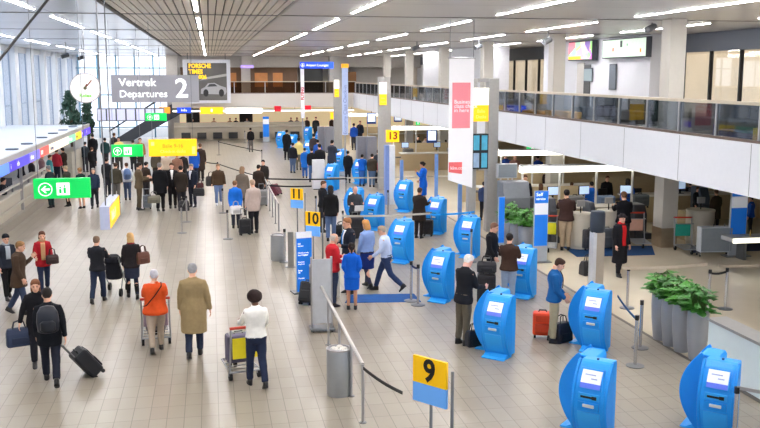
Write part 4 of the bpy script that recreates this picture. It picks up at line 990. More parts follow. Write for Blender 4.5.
def person(label, x, y, h, face, top=(30, 30, 34), legs=(40, 44, 60), skin='l', hair=(50, 36, 28), hs='short', hem=.84, coat=None, shirt=None, skirt=None, stride=0.0, lead=1,
           arms=((6, 7, 14), (6, 7, 14)), lean=0.0, bow=8.0, turn=0.0, fat=1.1, fem=False, shoes=(26, 24, 24), lod=0, hat=None, strap=None, scarf=None, bare=False, group=None, z0=0.0, sleeve=1.0, boots=None, collar=None):
    """One figure: continuous body mesh, with hair and clothing as children. face = heading, 0 looks away down the hall."""
    vox = (.0105, .016, .026)[lod]; cvox = (.018, .022, .03)[lod]
    hipz = .93; LT, LS = .43, .42
    # --- legs
    leg = []
    for sgn in (-1, 1):
        k = sgn*lead
        th = math.radians((stride if k > 0 else -stride*.75)); kn = math.radians(3+abs(stride)*.25 if k > 0 else 5+abs(stride)*1.0)
        hip = Vector((.088*sgn, 0, .91)); kd = Vector((.01*sgn, math.sin(th), -math.cos(th))).normalized(); knee = hip+kd*LT
        sh = th-kn; ank = knee+Vector((0, math.sin(sh), -math.cos(sh)))*LS
        fp = -min(0, sh)*.9 if k < 0 else -.0
        leg.append((hip, knee, ank, fp))
    low = min(l[2].z for l in leg)-.075
    dz = -low
    for i, l in enumerate(leg): leg[i] = (l[0]+Vector((0, 0, dz)), l[1]+Vector((0, 0, dz)), l[2]+Vector((0, 0, dz)), l[3])
    LM = Matrix.Translation((0, 0, .93+dz)) @ Matrix.Rotation(-math.radians(lean), 4, 'X') @ Matrix.Translation((0, 0, -.93))
    sw = .176*(.92 if fem else 1.0)*(.5+.5*fat)
    arm = []
    for i, sgn in enumerate((-1, 1)):
        fw, out, bend = arms[i][:3]; inn = arms[i][3] if len(arms[i]) > 3 else 6
        R1 = Matrix.Rotation(-math.radians(out)*sgn, 3, 'Y') @ Matrix.Rotation(math.radians(fw), 3, 'X')
        sh = Vector((sw*sgn, -.01, 1.405)); el = sh+R1 @ Vector((0, 0, -.285))
        R2 = R1 @ Matrix.Rotation(math.radians(inn)*sgn, 3, 'Y') @ Matrix.Rotation(math.radians(bend), 3, 'X')
        wr = el+R2 @ Vector((0, 0, -.25)); arm.append((sh, el, wr, R2))
    HM = LM @ Matrix.Translation((0, .012, 1.50)) @ Matrix.Rotation(math.radians(turn), 4, 'Z') @ Matrix.Rotation(-math.radians(bow), 4, 'X') @ Matrix.Translation((0, .012, .125))
    # --- body
    lk = 1.0 if skirt else .76
    b = MB()
    b.loft([ering((0, yo, z), rx*.93*fat, ry*.92*fat, M=LM) for z, rx, ry, yo in TORSO]+[ering((0, .0, 1.52), .056, .058, M=LM), ering((0, .012, 1.585), .053, .058, M=LM), ering((0, .016, 1.60), .04, .045, M=LM)])
    b.loft([ering((0, yc, z), rx, ry, 20, HM) for z, rx, ry, yc in HEADP])
    if lod < 2:
        b.tube([HM @ Vector(q) for q in ((0, .088, .018), (0, .102, -.008), (0, .112, -.030), (0, .098, -.040))], [.010, .013, .018, .012], 8, .6)
        for s in (-1, 1): b.ell((s*.076, -.006, -.012), (.014, .022, .032), 8, 6, HM)
        b.ell((0, .086, -.075), (.022, .012, .010), 8, 5, HM); b.ell((0, .078, .034), (.05, .022, .010), 10, 5, HM)
    for sh, el, wr, R2 in arm:
        b.tube([LM @ q for q in (sh, (sh+el)/2, el, (el*.6+wr*.4), wr)], [.050, .046, .040, .038, .027], 10, .5)
        sg = 1 if sh.x > 0 else -1
        H3 = LM @ Matrix.Translation(wr) @ R2.to_4x4()
        # palm: thumb side faces forward, fingers curl inward
        b.loft([ering((0, 0, -.0), .022, .020, 10, H3), ering((0, .004, -.03), .020, .036, 10, H3), ering((0, .004, -.065), .018, .042, 10, H3), ering((0, .004, -.088), .014, .038, 10, H3)])
        if lod < 2:
            for j, (yy, L) in enumerate(((.040, .066), (.015, .076), (-.011, .070), (-.036, .054))):
                c = -sg
                b.tube([H3 @ Vector(q) for q in ((0, yy*.9, -.075), (c*.006, yy*1.08, -.088-L*.34), (c*.018, yy*1.14, -.088-L*.68), (c*.036, yy*1.16, -.088-L*.92))], [.0095, .009, .0085, .0075], 7, .6)
            b.tube([H3 @ Vector(q) for q in ((0, .030, -.022), (-sg*.008, .056, -.048), (-sg*.018, .064, -.080))], [.013, .011, .009], 7, .6)
        else:
            b.tube([H3 @ Vector(q) for q in ((0, .0, -.07), (-sg*.012, 0, -.12), (-sg*.03, 0, -.155))], [.034, .028, .018], 7, .5)
    for hip, knee, ank, fp in leg:
        b.tube([hip+Vector((0, 0, .03)), hip*.5+knee*.5, knee, knee*.62+ank*.38+Vector((0, -.012, 0)), ank], [.082*fat*lk, .070*fat*lk, .052*lk, .050*lk, .034*lk+.004], 12, .5)
        FM = Matrix.Translation(ank) @ Matrix.Rotation(-fp, 4, 'X')
        b.loft([ering((0, -.02, .0), .034, .04, 10, FM), ering((0, .0, -.03), .036, .065, 10, FM), ering((0, .04, -.055), .038, .10, 10, FM), ering((0, .045, -.066), .034, .095, 10, FM)])
    o = org(b, 'person', SKIN[skin], None, vox, 0, 1 if lod == 0 else 2)
    s = h/1.75
    o.location = (x, y, z0); o.rotation_euler = (0, 0, -math.radians(face)); o.scale = (s, s, s)
    tag(o, label, 'person', group)
    # --- face
    if lod == 0:
        for sx in (-1, 1):
            e = MB().ell((sx*.031, .088, .008), (.015, .009, .009), 8, 6, HM).build('eye', mat((52, 38, 32), .3), o, smooth=True)
            MB().ell((sx*.031, .0905, .027), (.019, .008, .004), 8, 4, HM).build('eyebrow', mat(tuple(int(c*.7) for c in hair), .8), o, smooth=True)
        MB().ell((0, .0955, -.072), (.022, .006, .006), 8, 4, HM).build('mouth', mat((168, 92, 84), .5), o, smooth=True)
    # --- hair / hat
    def cap(offs, zf, zs, zb, grow=1.0):
        m = MB(); rings = []
        for dz_, rx, ry, yc in HEADP:
            for _ in (0,):
                ring = []
                for k in range(24):
                    a = 2*PI*k/24; c = math.sin(a)
                    hl = zs+(zf-zs)*max(0, c)**1.2 if c > 0 else zs+(zb-zs)*(-c)
                    t = max(0.0, min(1.0, (dz_-hl)/.022)); e = -.016+(offs+.016)*t
                    ring.append(HM @ Vector(((rx+e)*math.cos(a), yc+(ry+e)*c, dz_+(offs*.8 if dz_ > .09 else 0)*t)))
                rings.append(ring)
        return m.loft(rings)
    hm = mat(tuple(hair), .75, var=.25, scale=30, spec=.25)
    if hs in ('short', 'long', 'pony', 'bun', 'bob', 'fringe'):
        m = cap(.014 if hs == 'short' else .020, .062, -.004, -.088)
        if hs in ('long', 'bob'):
            L = -.25 if hs == 'long' else -.13
            m.loft([ering((0, -.030, .06), .082, .080, 16, HM), ering((0, -.045, -.02), .094, .075, 16, HM), ering((0, -.055, -.10), .098, .062, 16, HM), ering((0, -.065, L), .085, .045, 16, HM), ering((0, -.065, L-.03), .05, .025, 16, HM)])
        if hs == 'pony': m.tube([HM @ Vector(q) for q in ((0, -.09, .04), (0, -.135, .02), (0, -.135, -.06), (0, -.12, -.15))], [.03, .036, .034, .014], 10, .5)
        if hs == 'bun': m.ell((0, -.115, .03), (.045, .04, .045), 10, 8, HM)
        hobj = org(m, 'hair', hm, o, cvox*.6 if lod < 2 else .02, .012)
    elif hs == 'afro':
        m = MB().ell((0, -.022, .045), (.138, .135, .125), 20, 14, HM)
        hobj = org(m, 'hair', hm, o, .014, .03)
    elif hs == 'balding':
        m = cap(.010, .30, .03, -.08)
        rings = []
        m = MB()
        for dz_, rx, ry, yc in HEADP[3:8]:
            rings.append([HM @ Vector(((rx+(.010 if math.sin(2*PI*k/24) < .25 else -.02))*math.cos(2*PI*k/24), yc+(ry+(.010 if math.sin(2*PI*k/24) < .25 else -.02))*math.sin(2*PI*k/24), dz_)) for k in range(24)])
        org(m.loft(rings), 'hair', hm, o, cvox*.6 if lod < 2 else .02, .004)
    if hat:
        m = cap(.022, .045, .02, -.03)
        if len(hat) > 3: m.loft([ering((0, .0, .052), .135, .15, 20, HM), ering((0, .0, .066), .13, .145, 20, HM)])
        org(m, 'hat', cloth(hat[:3]), o, .014, .004)
    # --- trousers / skirt
    def legcover(rad, zt, name, m, za=1.0):
        t = MB()
        t.loft([ering((0, yo, z+dz), (rx+.016)*fat, (ry+.016)*fat) for z, rx, ry, yo in TORSO[:4]])
        for hip, knee, ank, fp in leg:
            a2 = knee+(ank-knee)*za
            t.tube([hip+Vector((0, 0, .03)), hip*.5+knee*.5, knee, knee*.5+a2*.5, a2+Vector((0, 0, .01))], [.092*fat, .084*fat*rad, .075*rad, .069*rad, .064*rad], 14, .25)
        return org(t, name, m, o, cvox, .018 if lod < 2 else .01)
    if skirt:
        z1 = skirt[3]; t = MB(); dl = abs(math.sin(math.radians(stride)))*.2
        t.loft([ering((0, 0, 1.04+dz), .155*fat, .115*fat), ering((0, -.005, .93+dz), .178*fat, .130*fat), ering((0, 0, .75+dz), .185*fat, .150+dl*.5), ering((0, 0, z1+dz), .175*fat, .145+dl), ering((0, 0, z1+dz-.01), .1, .1)])
        org(t, 'skirt', cloth(skirt[:3]), o, cvox, .02)
    if not (skirt and bare): legcover(1.0 if not skirt else .78, 0, 'trousers' if not skirt else 'tights', cloth(legs), .93 if not skirt else 1.0)
    if boots:
        for hip, knee, ank, fp in leg:
            t = MB().tube([knee+(ank-knee)*.25, knee+(ank-knee)*.6, ank], [.066, .060, .048], 12, .2); org(t, 'boot_shaft', cloth(boots), o, cvox, .006)
    # --- shoes
    for hip, knee, ank, fp in leg:
        FM = Matrix.Translation(ank) @ Matrix.Rotation(-fp, 4, 'X')
        t = MB().loft([ering((0, -.012, .035), .046, .056, 14, FM), ering((0, .0, -.01), .046, .078, 14, FM), ering((0, .045, -.042), .047, .122, 14, FM), ering((0, .05, -.062), .049, .130, 14, FM), ering((0, .05, -.075), .048, .128, 14, FM)])
        t.build('shoe', mat(tuple(shoes), .45), o, smooth=True)
    # --- coat / jacket / shirt with sleeves
    t = MB(); th = .026 if coat else .018
    rings = []
    prof = [q for q in TORSO if q[0] >= max(.86, hem)]
    if hem < .86:
        rings += [ering((0, 0, hem+dz), .13*fat, .10*fat), ering((0, -.01, hem+dz+.012), (.200 if hem < .7 else .188)*fat, (.165 if hem < .7 else .142)*fat+abs(stride)*.0011), ering((0, -.01, .5*(hem+.93)+dz), .195*fat, .150*fat+abs(stride)*.0007)]
    else: rings += [ering((0, 0, hem+dz), .12*fat, .09*fat)]
    rings += [ering((0, yo, z), (rx+th)*fat, (ry+th)*fat, M=LM) for z, rx, ry, yo in prof[:-1]]
    rings += [ering((0, -.008, 1.487), .080, .074, M=LM), ering((0, -.004, 1.515), .070, .070, M=LM), ering((0, 0, 1.518), .03, .03, M=LM)]
    t.loft(rings)
    for sh, el, wr, R2 in arm:
        w2 = el+(wr-el)*(.98*sleeve)
        t.tube([LM @ q for q in (sh+Vector((-.02 if sh.x > 0 else .02, 0, .012)), sh*.5+el*.5, el, el*.5+w2*.5, w2)], [.070, .066, .060, .054, .046], 12, .35)
    tp = org(t, 'coat' if coat else 'jacket', cloth(top), o, cvox, .022 if lod < 2 else .014)
    # --- details in front and across
    def front(zt, zb, wt, wb, m, name, off):
        p = MB(); rows = []
        n = 8
        for i in range(n+1):
            z = zt+(zb-zt)*i/n
            q = [r for r in TORSO if r[0] <= z][-1:] or [TORSO[0]]; q2 = [r for r in TORSO if r[0] >= z][:1] or [TORSO[-1]]
            a_, b_ = q[0], q2[0]; f_ = 0 if a_[0] == b_[0] else (z-a_[0])/(b_[0]-a_[0])
            rx = (a_[1]+(b_[1]-a_[1])*f_+th)*fat; ry = (a_[2]+(b_[2]-a_[2])*f_+th)*fat; yo = a_[3]+(b_[3]-a_[3])*f_
            if z < .95: ry = max(ry, .158*fat)
            w_ = wt+(wb-wt)*i/n
            rows.append([LM @ Vector((rx*math.sin(t_), yo+(ry+off)*math.cos(t_), z)) for t_ in [(-1+2*j/6)*w_/rx for j in range(7)]])
        fs = []; vs = [v for r in rows for v in r]
        for i in range(n):
            for j in range(6): fs.append((i*7+j, i*7+j+1, i*7+j+8, i*7+j+7))
        p.add(vs, fs); ob = p.build(name, m, o, smooth=True); sd = ob.modifiers.new('thick', 'SOLIDIFY'); sd.thickness = .012; sd.offset = 1
    if shirt: front(1.47, 1.12, .062, .012, cloth(shirt), 'shirt_front', .012)
    if collar: front(1.46, 1.10, .016, .024, cloth(collar), 'tie', .026)
    if scarf:
        front(1.44, scarf[3], .060, .055, cloth(scarf[:3]), 'scarf', .018)
        org(MB().loft([ering((0, 0, 1.45), .105, .095, M=LM), ering((0, 0, 1.48), .108, .10, M=LM), ering((0, .005, 1.53), .085, .085, M=LM)]), 'scarf_collar', cloth(scarf[:3]), o, cvox, .012)
    if strap:
        pts = [(.10, .13, 1.43), (0, .155, 1.25), (-.13, .14, 1.05), (-.17, 0, .98), (-.13, -.15, 1.05), (0, -.16, 1.25), (.10, -.12, 1.43), (.10, 0, 1.475), (.10, .13, 1.43)]
        MB().tube([LM @ Vector((p[0]*fat, p[1]*fat, p[2])) for p in pts], .014, 6).build('strap', cloth(strap), o, smooth=True)
    NP[0] += 1
    return o
def PF(label, u, vf, vh=None, face=0, h=None, **k):
    """place by the point where the feet meet the floor; height from the head top"""
    p = pz(u, vf)
    if h is None:
        lo, hi = 1.2, 2.2
        for _ in range(30):
            m = (lo+hi)/2
            if proj(p.x, p.y, m)[1] > vh: lo = m
            else: hi = m
        h = min(1.93, max(1.55, (lo+hi)/2))
    d = p.y; k.setdefault('lod', 0 if d < 27 else 1 if d < 42 else 2)
    return person(label, p.x, p.y, h, face, **k)
def PH(label, u, vh, h, face=0, **k):
    """place by the head top when the feet are hidden"""
    p = pz(u, vh, h); k.setdefault('lod', 0 if p.y < 27 else 1 if p.y < 42 else 2)
    return person(label, p.x, p.y, h, face, **k)
WALKA = ((-18, 6, 12), (22, 6, 26)); PUSH = ((38, 8, 44), (38, 8, 44)); KIOSK = ((42, 8, 62), (30, 8, 70)); HOLD = ((20, 8, 80, 20), (20, 8, 80, 20)); BACK = ((-18, 10, 40, 40), (-18, 10, 40, 40))
NAVY, BLK, DBR, KLM = (30, 36, 56), (26, 26, 30), (64, 48, 38), (14, 92, 206)
JEANS, KHAKI, CHAR = (56, 74, 108), (150, 138, 112), (44, 46, 54)
GREY, WHITEH, BLONDE, BRN, DRK = (128, 124, 120), (226, 222, 214), (196, 156, 104), (84, 56, 38), (34, 28, 26)

# -------- people walking in the open hall
P1 = PF('person in dark jacket and black beanie with a pale scarf at the picture edge', 9, 299, 234, 150, top=(44, 48, 62), legs=BLK, hair=DRK, hs='short', hat=(28, 30, 36), scarf=(170, 176, 186, 1.1), stride=12)
P2 = PF('person in brown coat and jeans raising a hand to the face', 21, 314, 241, 95, top=(86, 62, 44), legs=(58, 74, 110), hair=(150, 110, 70), hs='short', hem=.66, coat=1, arms=((20, 10, 120, 10), (8, 7, 20)), stride=14, lean=3)
P3 = PF('person in red jacket with a tan scarf and brown shoulder bag', 45, 292, 236, 165, top=(176, 30, 40), legs=(44, 56, 92), hair=(96, 58, 40), hs='bob', fem=True, hem=.74, scarf=(196, 148, 104, .95), stride=10, arms=((8, 8, 30), (14, 10, 60)))
P4 = PF('long-haired person in black facing the camera and carrying a big navy bag', 40, 364, 279, 170, top=(30, 28, 34), legs=(34, 34, 44), hair=(120, 78, 52), hs='long', fem=True, hem=.62, coat=1, stride=14, arms=((10, 8, 60), (4, 20, 6)))
P5 = PF('person with a black backpack pulling a black suitcase', 52, 383, 287, -8, top=(26, 28, 36), legs=(38, 40, 56), hair=DRK, hs='short', hem=.72, coat=1, stride=20, lead=-1, arms=((4, 6, 12), (-22, 12, 8)))
P6 = PF('person in black jacket and jeans pushing a dark stroller', 99, 302, 236, 8, top=(38, 38, 46), legs=(42, 54, 86), hair=(116, 92, 74), hs='short', stride=16, arms=PUSH)
P7 = PF('blonde person in dark jacket with a brown shoulder bag', 133, 298, 233, -10, top=(44, 36, 40), legs=(36, 42, 66), hair=BLONDE, hs='bob', fem=True, hem=.82, skirt=(44, 50, 74, .56), stride=14, lead=-1, scarf=(150, 40, 48, 1.2), boots=(30, 28, 30), arms=((5, 7, 12), (12, 12, 60)))
P8 = PF('person in orange jacket with a dark cross strap pushing a luggage cart', 157, 351, 270, -4, top=(232, 84, 34), legs=(176, 158, 138), hair=(206, 206, 214), hs='short', fat=1.35, hem=.80, strap=(96, 40, 26), stride=12, arms=PUSH, boots=(38, 44, 66), fem=True)
P9 = PF('person in long tan trench coat walking away down the hall', 195, 356, 264, 2, top=(152, 130, 92), legs=(46, 56, 84), hair=(150, 150, 154), hs='short', hem=.46, coat=1, stride=10, arms=((4, 9, 14), (-6, 14, 14)), fat=1.22)
P10 = PF('person with dark curly hair in white top and jeans pushing a luggage cart', 257, 386, 292, -12, top=(238, 234, 224), legs=(40, 50, 84), hair=(40, 26, 24), hs='afro', skin='d', stride=12, lead=-1, arms=((36, 10, 40), (26, 10, 34)), fem=True, hem=.88)
# -------- group of suited people in the middle of the hall
PF('person in navy jacket with hands in pockets beside the service counter', 95, 208, 168, 180, top=(36, 54, 84), legs=(44, 46, 56), hair=GREY, hs='short', stride=10)
PF('person in black jacket standing behind the navy jacket', 108, 197, 158, 20, top=(38, 40, 46), legs=(44, 46, 56), hair=DRK)
PF('person in olive jacket and grey trousers seen from behind', 117, 203, 163, 10, top=(84, 76, 58), legs=(112, 108, 104), hair=(72, 56, 44))
PF('person in white shirt and jeans wearing a blue backpack', 128, 200, 163, -8, top=(216, 218, 224), legs=(66, 86, 128), hair=BRN)
PF('person in olive brown suit with hands folded', 140, 210, 163, 75, top=(112, 92, 62), legs=(104, 86, 60), hair=DRK, hem=.78, arms=HOLD)
PF('person in dark brown jacket half behind the olive brown suit', 147, 201, 162, 40, top=(70, 52, 42), legs=(58, 52, 54), hair=DRK)
PF('broad person in long black coat with grey bag at the feet', 161, 211, 163, 12, top=(24, 24, 28), legs=(28, 28, 32), hair=GREY, hem=.62, coat=1, fat=1.26)
PF('person in dark suit with open white shirt', 173, 208, 163, 178, top=(34, 32, 36), legs=(36, 34, 38), shirt=(236, 232, 228), hair=BRN, hem=.80)
PF('person in dark brown coat standing in the suited group', 182, 210, 166, 5, top=(56, 46, 38), legs=(50, 48, 56), hair=DRK, hem=.72, coat=1)
PF('person in navy suit holding a black bag', 193, 207, 164, -150, top=(40, 46, 66), legs=(42, 46, 62), hair=GREY, shirt=(210, 214, 224), hem=.78, arms=((8, 8, 20), (4, 10, 10)))
PF('person in bright blue jacket behind the yellow hanging sign', 195, 183, 146, 0, top=(30, 90, 196), legs=(48, 58, 90), hair=BRN, fem=True, hem=.7)
PF('person in long dark brown coat walking behind the yellow hanging sign', 201, 181, 142, 10, top=(72, 52, 42), legs=(52, 46, 46), hair=BRN, hem=.5, coat=1)
PF('person in brown jacket and pale jeans walking towards the camera', 219, 205, 164, 180, top=(92, 66, 44), legs=(104, 128, 172), hair=(150, 118, 96), hs='short', stride=10, arms=((6, 12, 16), (6, 12, 16)), fat=1.18, shoes=(220, 220, 224))
PF('person in bright blue jacket with a pale bag in the queue', 236, 228, 181, 0, top=(24, 110, 220), legs=(60, 66, 84), hair=(120, 86, 60), hs='short', fem=True, hem=.78, lean=6, fat=1.18)
PF('person in grey brown coat standing behind the bright blue jacket', 243, 215, 167, 15, top=(122, 104, 90), legs=(80, 74, 72), hair=(140, 112, 88), hs='bob', fem=True, hem=.62, coat=1)
PF('person in pale pinkish coat with a black suitcase at the side', 254, 233, 180, -20, top=(190, 170, 160), legs=(40, 40, 48), hair=(176, 150, 128), hs='short', hem=.72, coat=1, fat=1.18)
PF('person in dark brown jacket in the queue beside the handrail', 259, 205, 165, 30, top=(60, 46, 38), legs=(50, 46, 50), hair=DRK, fat=1.22)
PF('person in black jacket behind the dark brown jacket in the queue', 264, 198, 160, 200, top=(48, 42, 42), legs=(48, 46, 52), hair=DRK)
PF('lone person in black by the far desks with a backpack', 251, 152, 128, 0, top=(30, 28, 32), legs=(110, 104, 100), hair=DRK)
# -------- at the service counter
for u, v, hh, f, tp, hr, lab, hm in [(49, 166, 1.72, -60, (46, 60, 66), GREY, 'grey-haired person in dark green coat leaning on the service counter', .66), (66, 166, 1.68, -70, (70, 66, 52), (176, 156, 120), 'fair-haired person in olive coat at the counter above the green sign', .60),
                                   (80, 168, 1.66, -40, (38, 62, 58), (150, 110, 70), 'person in dark green coat and bare legs above the green sign', .58)]:
    PH(lab, u, v, hh, f, top=tp, legs=(60, 46, 40) if u > 50 else (44, 66, 70), hair=hr, hem=hm, coat=1, fem=u > 50, skirt=(40, 50, 46, .62) if u > 50 else None, bare=u > 70, skin='l')
for i, (u, v, f, tp, hr, lab) in enumerate([(2, 178, 80, (34, 36, 44), DRK, 'dark-clothed clerk behind the service counter at the picture edge'), (20, 158, 100, (44, 44, 56), DRK, 'clerk in charcoal behind the service counter with dark hair'),
        (31, 158, 60, (56, 48, 54), BRN, 'clerk in dark purple behind the service counter'), (41, 154, 80, (150, 110, 116), (180, 140, 110), 'clerk in pale rose behind the service counter'), (49, 155, 90, (60, 140, 150), BRN, 'clerk in teal behind the service counter'),
        (56, 149, 20, (186, 44, 60), DRK, 'person in red at the far end of the service counter'), (63, 148, -60, (58, 44, 36), DRK, 'person in dark brown jacket next to the red one at the counter end')]):
    PH(lab, u, v, 1.72, f, top=tp, hair=hr, lod=2, fem=i in (3, 4))
# -------- by the window wall, farther away
for u, v, vh, f, tp, lg, lab in [(86, 172, 142, 20, (50, 60, 70), (60, 60, 70), 'traveller in grey blue by the far end of the service counter'), (94, 166, 134, -20, (30, 30, 36), (40, 40, 46), 'tall traveller in black by the far end of the service counter'),
        (93, 176, 150, 10, (36, 36, 42), (44, 44, 52), 'traveller in black jacket just behind the navy jacket'), (106, 168, 138, 0, (34, 70, 70), (50, 50, 56), 'traveller in dark teal below the flight screens'),
        (120, 170, 137, 180, (226, 196, 110), (80, 74, 70), 'traveller in pale yellow above the second green sign'), (115, 164, 133, 20, (60, 54, 54), (50, 50, 56), 'traveller in dark grey behind the pale yellow top'),
        (134, 172, 140, 0, (50, 44, 42), (50, 50, 56), 'traveller in black beside the pale yellow top'), (141, 172, 138, 160, (150, 100, 60), (70, 60, 54), 'traveller in tan brown near the yellow hanging sign'),
        (157, 185, 150, 0, (96, 84, 66), (70, 64, 58), 'traveller in khaki behind the yellow hanging sign'), (167, 187, 152, 170, (190, 170, 150), (80, 70, 64), 'traveller in beige behind the yellow hanging sign'), (178, 190, 153, 0, (140, 100, 80), (60, 56, 54), 'traveller in reddish brown behind the yellow hanging sign'),
        (184, 186, 152, 20, (50, 44, 44), (50, 46, 46), 'traveller in dark grey at the end of the yellow hanging sign')]:
    PF(lab, u, v, vh, f, top=tp, legs=lg, hair=BRN if u % 2 else DRK)
# -------- around the number 10 sign
PF('person in red jacket with grey hair facing the clerk in a dark suit', 333, 306, 234, 75, top=(196, 34, 44), legs=(54, 66, 100), hair=(196, 186, 176), hs='balding', arms=((18, 8, 70), (12, 8, 60)), shoes=(40, 36, 36), fat=1.22)
PF('clerk in dark suit with white shirt and blue tie', 349, 293, 218, -110, top=(32, 38, 54), legs=(32, 36, 48), hair=(150, 104, 70), hs='short', shirt=(238, 238, 242), collar=(30, 120, 200), arms=((14, 8, 80, 20), (14, 8, 70, 20)))
PF('clerk in bright blue uniform dress with hands behind the back', 352, 309, 248, 10, top=KLM, legs=(196, 150, 126), hair=DRK, hs='pony', skirt=(*KLM, .52), bare=True, fem=True, hem=.80, arms=BACK, skin='m', shoes=(24, 24, 30))
PF('blonde clerk in pale blue blouse and navy skirt seen in passing', 367, 287, 220, -30, top=(140, 170, 226), legs=(60, 60, 90), hair=(206, 150, 90), hs='bob', skirt=(36, 56, 130, .50), fem=True, stride=12, hem=.92)
PF('person in pale blue shirt and navy trousers striding past the kiosks', 386, 291, 224, -70, top=(190, 204, 232), legs=(46, 66, 116), hair=(176, 160, 140), hs='short', stride=24, lean=6, arms=((20, 8, 40), (-16, 8, 20)), hem=.92)
PF('person in black jacket facing a friend near the number 11 sign', 323, 232, 181, 120, top=(36, 36, 40), legs=(50, 52, 62), hair=BRN, arms=((8, 8, 30), (8, 8, 30)))
PF('dark-haired person in black coat and jeans near the number 11 sign', 331, 241, 186, 10, top=(28, 28, 32), legs=(84, 106, 146), hair=DRK, hs='bob', hem=.78, fem=True)
PF('bald person in dark grey jacket holding a white paper at a kiosk', 355, 238, 186, 175, top=(62, 66, 76), legs=(46, 44, 50), hair=(150, 120, 100), hs='balding', arms=HOLD, skin='p', bow=20)
PF('person in dark brown coat at a kiosk with a black case', 419, 238, 188, 40, top=(54, 42, 38), legs=(44, 38, 38), hair=(70, 48, 38), hem=.60, coat=1, arms=KIOSK, skin='m', fat=1.26)
PF('clerk in bright blue uniform holding a phone to the ear', 423, 205, 162, -60, top=KLM, legs=(24, 74, 170), hair=DRK, hs='bun', skirt=(*KLM, .40), fem=True, hem=.7, arms=((14, 10, 130, 10), (8, 8, 40)), skin='m')
PF('person in red jacket standing by the grey cabinets', 382, 187, 155, 0, top=(206, 40, 60), legs=(80, 80, 90), hair=BRN)
PF('person in dark clothes beside the red jacket by the grey cabinets', 378, 183, 150, 30, top=(60, 64, 76), legs=(60, 60, 70), hair=BRN)
# -------- waiting group at the far kiosks
for u, v, vh, f, tp, lg, lab, kw in [(287, 160, 127, 20, (28, 30, 36), (40, 40, 46), 'person in long black coat at the farthest kiosk', dict(hem=.5, coat=1)), (293, 173, 143, 30, (36, 36, 44), (84, 104, 140), 'person in black vest with red and white sleeves and jeans', dict(fat=1.26)),
        (299, 170, 138, 10, (226, 206, 130), (120, 110, 90), 'person in pale yellow in the waiting group', dict(fem=True)), (305, 178, 148, 10, (30, 110, 210), (40, 90, 170), 'person in bright blue in the waiting group', dict(fem=True, hem=.6)),
        (312, 182, 148, 15, (34, 34, 40), (70, 100, 150), 'person in black jacket and jeans in the waiting group', dict()), (314, 166, 133, 20, (70, 60, 66), (60, 60, 70), 'dark-haired person behind the waiting group', dict()),
        (320, 182, 144, -10, (38, 36, 40), (50, 50, 60), 'person in black behind the white partition', dict(fat=1.22)), (318, 170, 140, 10, (40, 90, 190), (60, 60, 80), 'person in deep blue behind the white partition', dict()),
        (332, 176, 139, 40, (52, 62, 82), (50, 54, 70), 'broad person in long navy coat at the large far kiosk', dict(hem=.5, coat=1, fat=1.2, arms=KIOSK)), (348, 183, 151, 15, (30, 30, 36), (36, 36, 46), 'person in black suit between two far kiosks', dict(hem=.76)),
        (362, 186, 158, 30, (20, 96, 206), (50, 100, 180), 'person in bright blue jacket at a kiosk by the grey cabinets', dict(fat=1.2, arms=KIOSK)), (372, 187, 154, 20, (76, 66, 52), (84, 112, 150), 'person in olive jacket and jeans at a kiosk by the grey cabinets', dict(fat=1.26)),
        (316, 140, 114, 180, (50, 50, 50), (44, 44, 48), 'person in dark grey standing at the far desks', dict(fat=1.26)), (360, 146, 116, 180, (40, 50, 70), (50, 50, 60), 'person in navy at the far side of the pale banner', dict()), (354, 150, 120, 0, (30, 80, 180), (50, 50, 60), 'person in blue next to the pale vertical banner', dict())]:
    PF(lab, u, v, vh, f, top=tp, legs=lg, hair=DRK, **kw)
# far clerks
for u, Y, lab, tp in [(193, 79.5, 'clerk at the far desk below the yellow lit sign', (60, 50, 50)), (214, 79.5, 'clerk at the far desk right beside the billboard corner', (190, 150, 110)), (230, 79.5, 'clerk in tan at the far desk below the white lit sign', (176, 130, 90)), (236, 79.8, 'clerk in black at the far desk below the white lit sign', (50, 46, 50)), (247, 79.5, 'clerk before the dark wall opening at the far desk', (200, 200, 206)),
                      (291, 79.5, 'clerk at the far desk near the thin white banner', (50, 46, 44)), (297, 79.5, 'clerk in grey at the far desk near the thin white banner', (120, 110, 110)), (307, 79.5, 'clerk at the far desk next to the person in dark grey', (90, 70, 70)), (332, 79.5, 'clerk in brown below the small yellow sign', (84, 60, 46))]:
    p = pY(u, 125, Y); person(lab, p.x, Y, 1.7, 180, top=tp, legs=(40, 40, 46), hair=DRK, lod=2)
# -------- kiosks on the gallery side
PF('white-haired person in black jacket and khaki trousers using a kiosk', 463, 344, 255, 60, top=(34, 36, 44), legs=(112, 100, 80), hair=WHITEH, hs='short', arms=((24, 8, 62, 14), (24, 8, 60, 14)), bow=22, skin='p', lean=4, hem=.80, shirt=(230, 228, 226))
PF('person with receding hair in black jacket standing beside the brown leather jacket', 491, 291, 223, 130, top=(30, 30, 36), legs=(34, 34, 42), hair=(112, 78, 60), hs='short', arms=((8, 8, 26), (8, 8, 26)), bow=14)
PF('person in brown leather jacket and pale jeans at a kiosk', 508, 305, 234, 25, top=(76, 50, 40), legs=(140, 160, 190), hair=DRK, hs='short', arms=KIOSK, fat=1.18)
PF('person in blue jacket and khaki trousers looking down beside an orange suitcase', 553, 342, 258, 105, top=(26, 88, 150), legs=(168, 156, 124), hair=(60, 40, 32), hs='short', arms=((8, 6, 40, 22), (6, 6, 36, 18)), bow=28, shirt=(60, 40, 44))
PF('person in long black coat with red scarf and dark hat', 619, 276, 214, 170, top=(34, 34, 40), legs=(36, 34, 40), hair=(60, 44, 40), hat=(44, 36, 40, 1), hem=.36, coat=1, scarf=(204, 32, 36, .88), stride=8, skin='p')
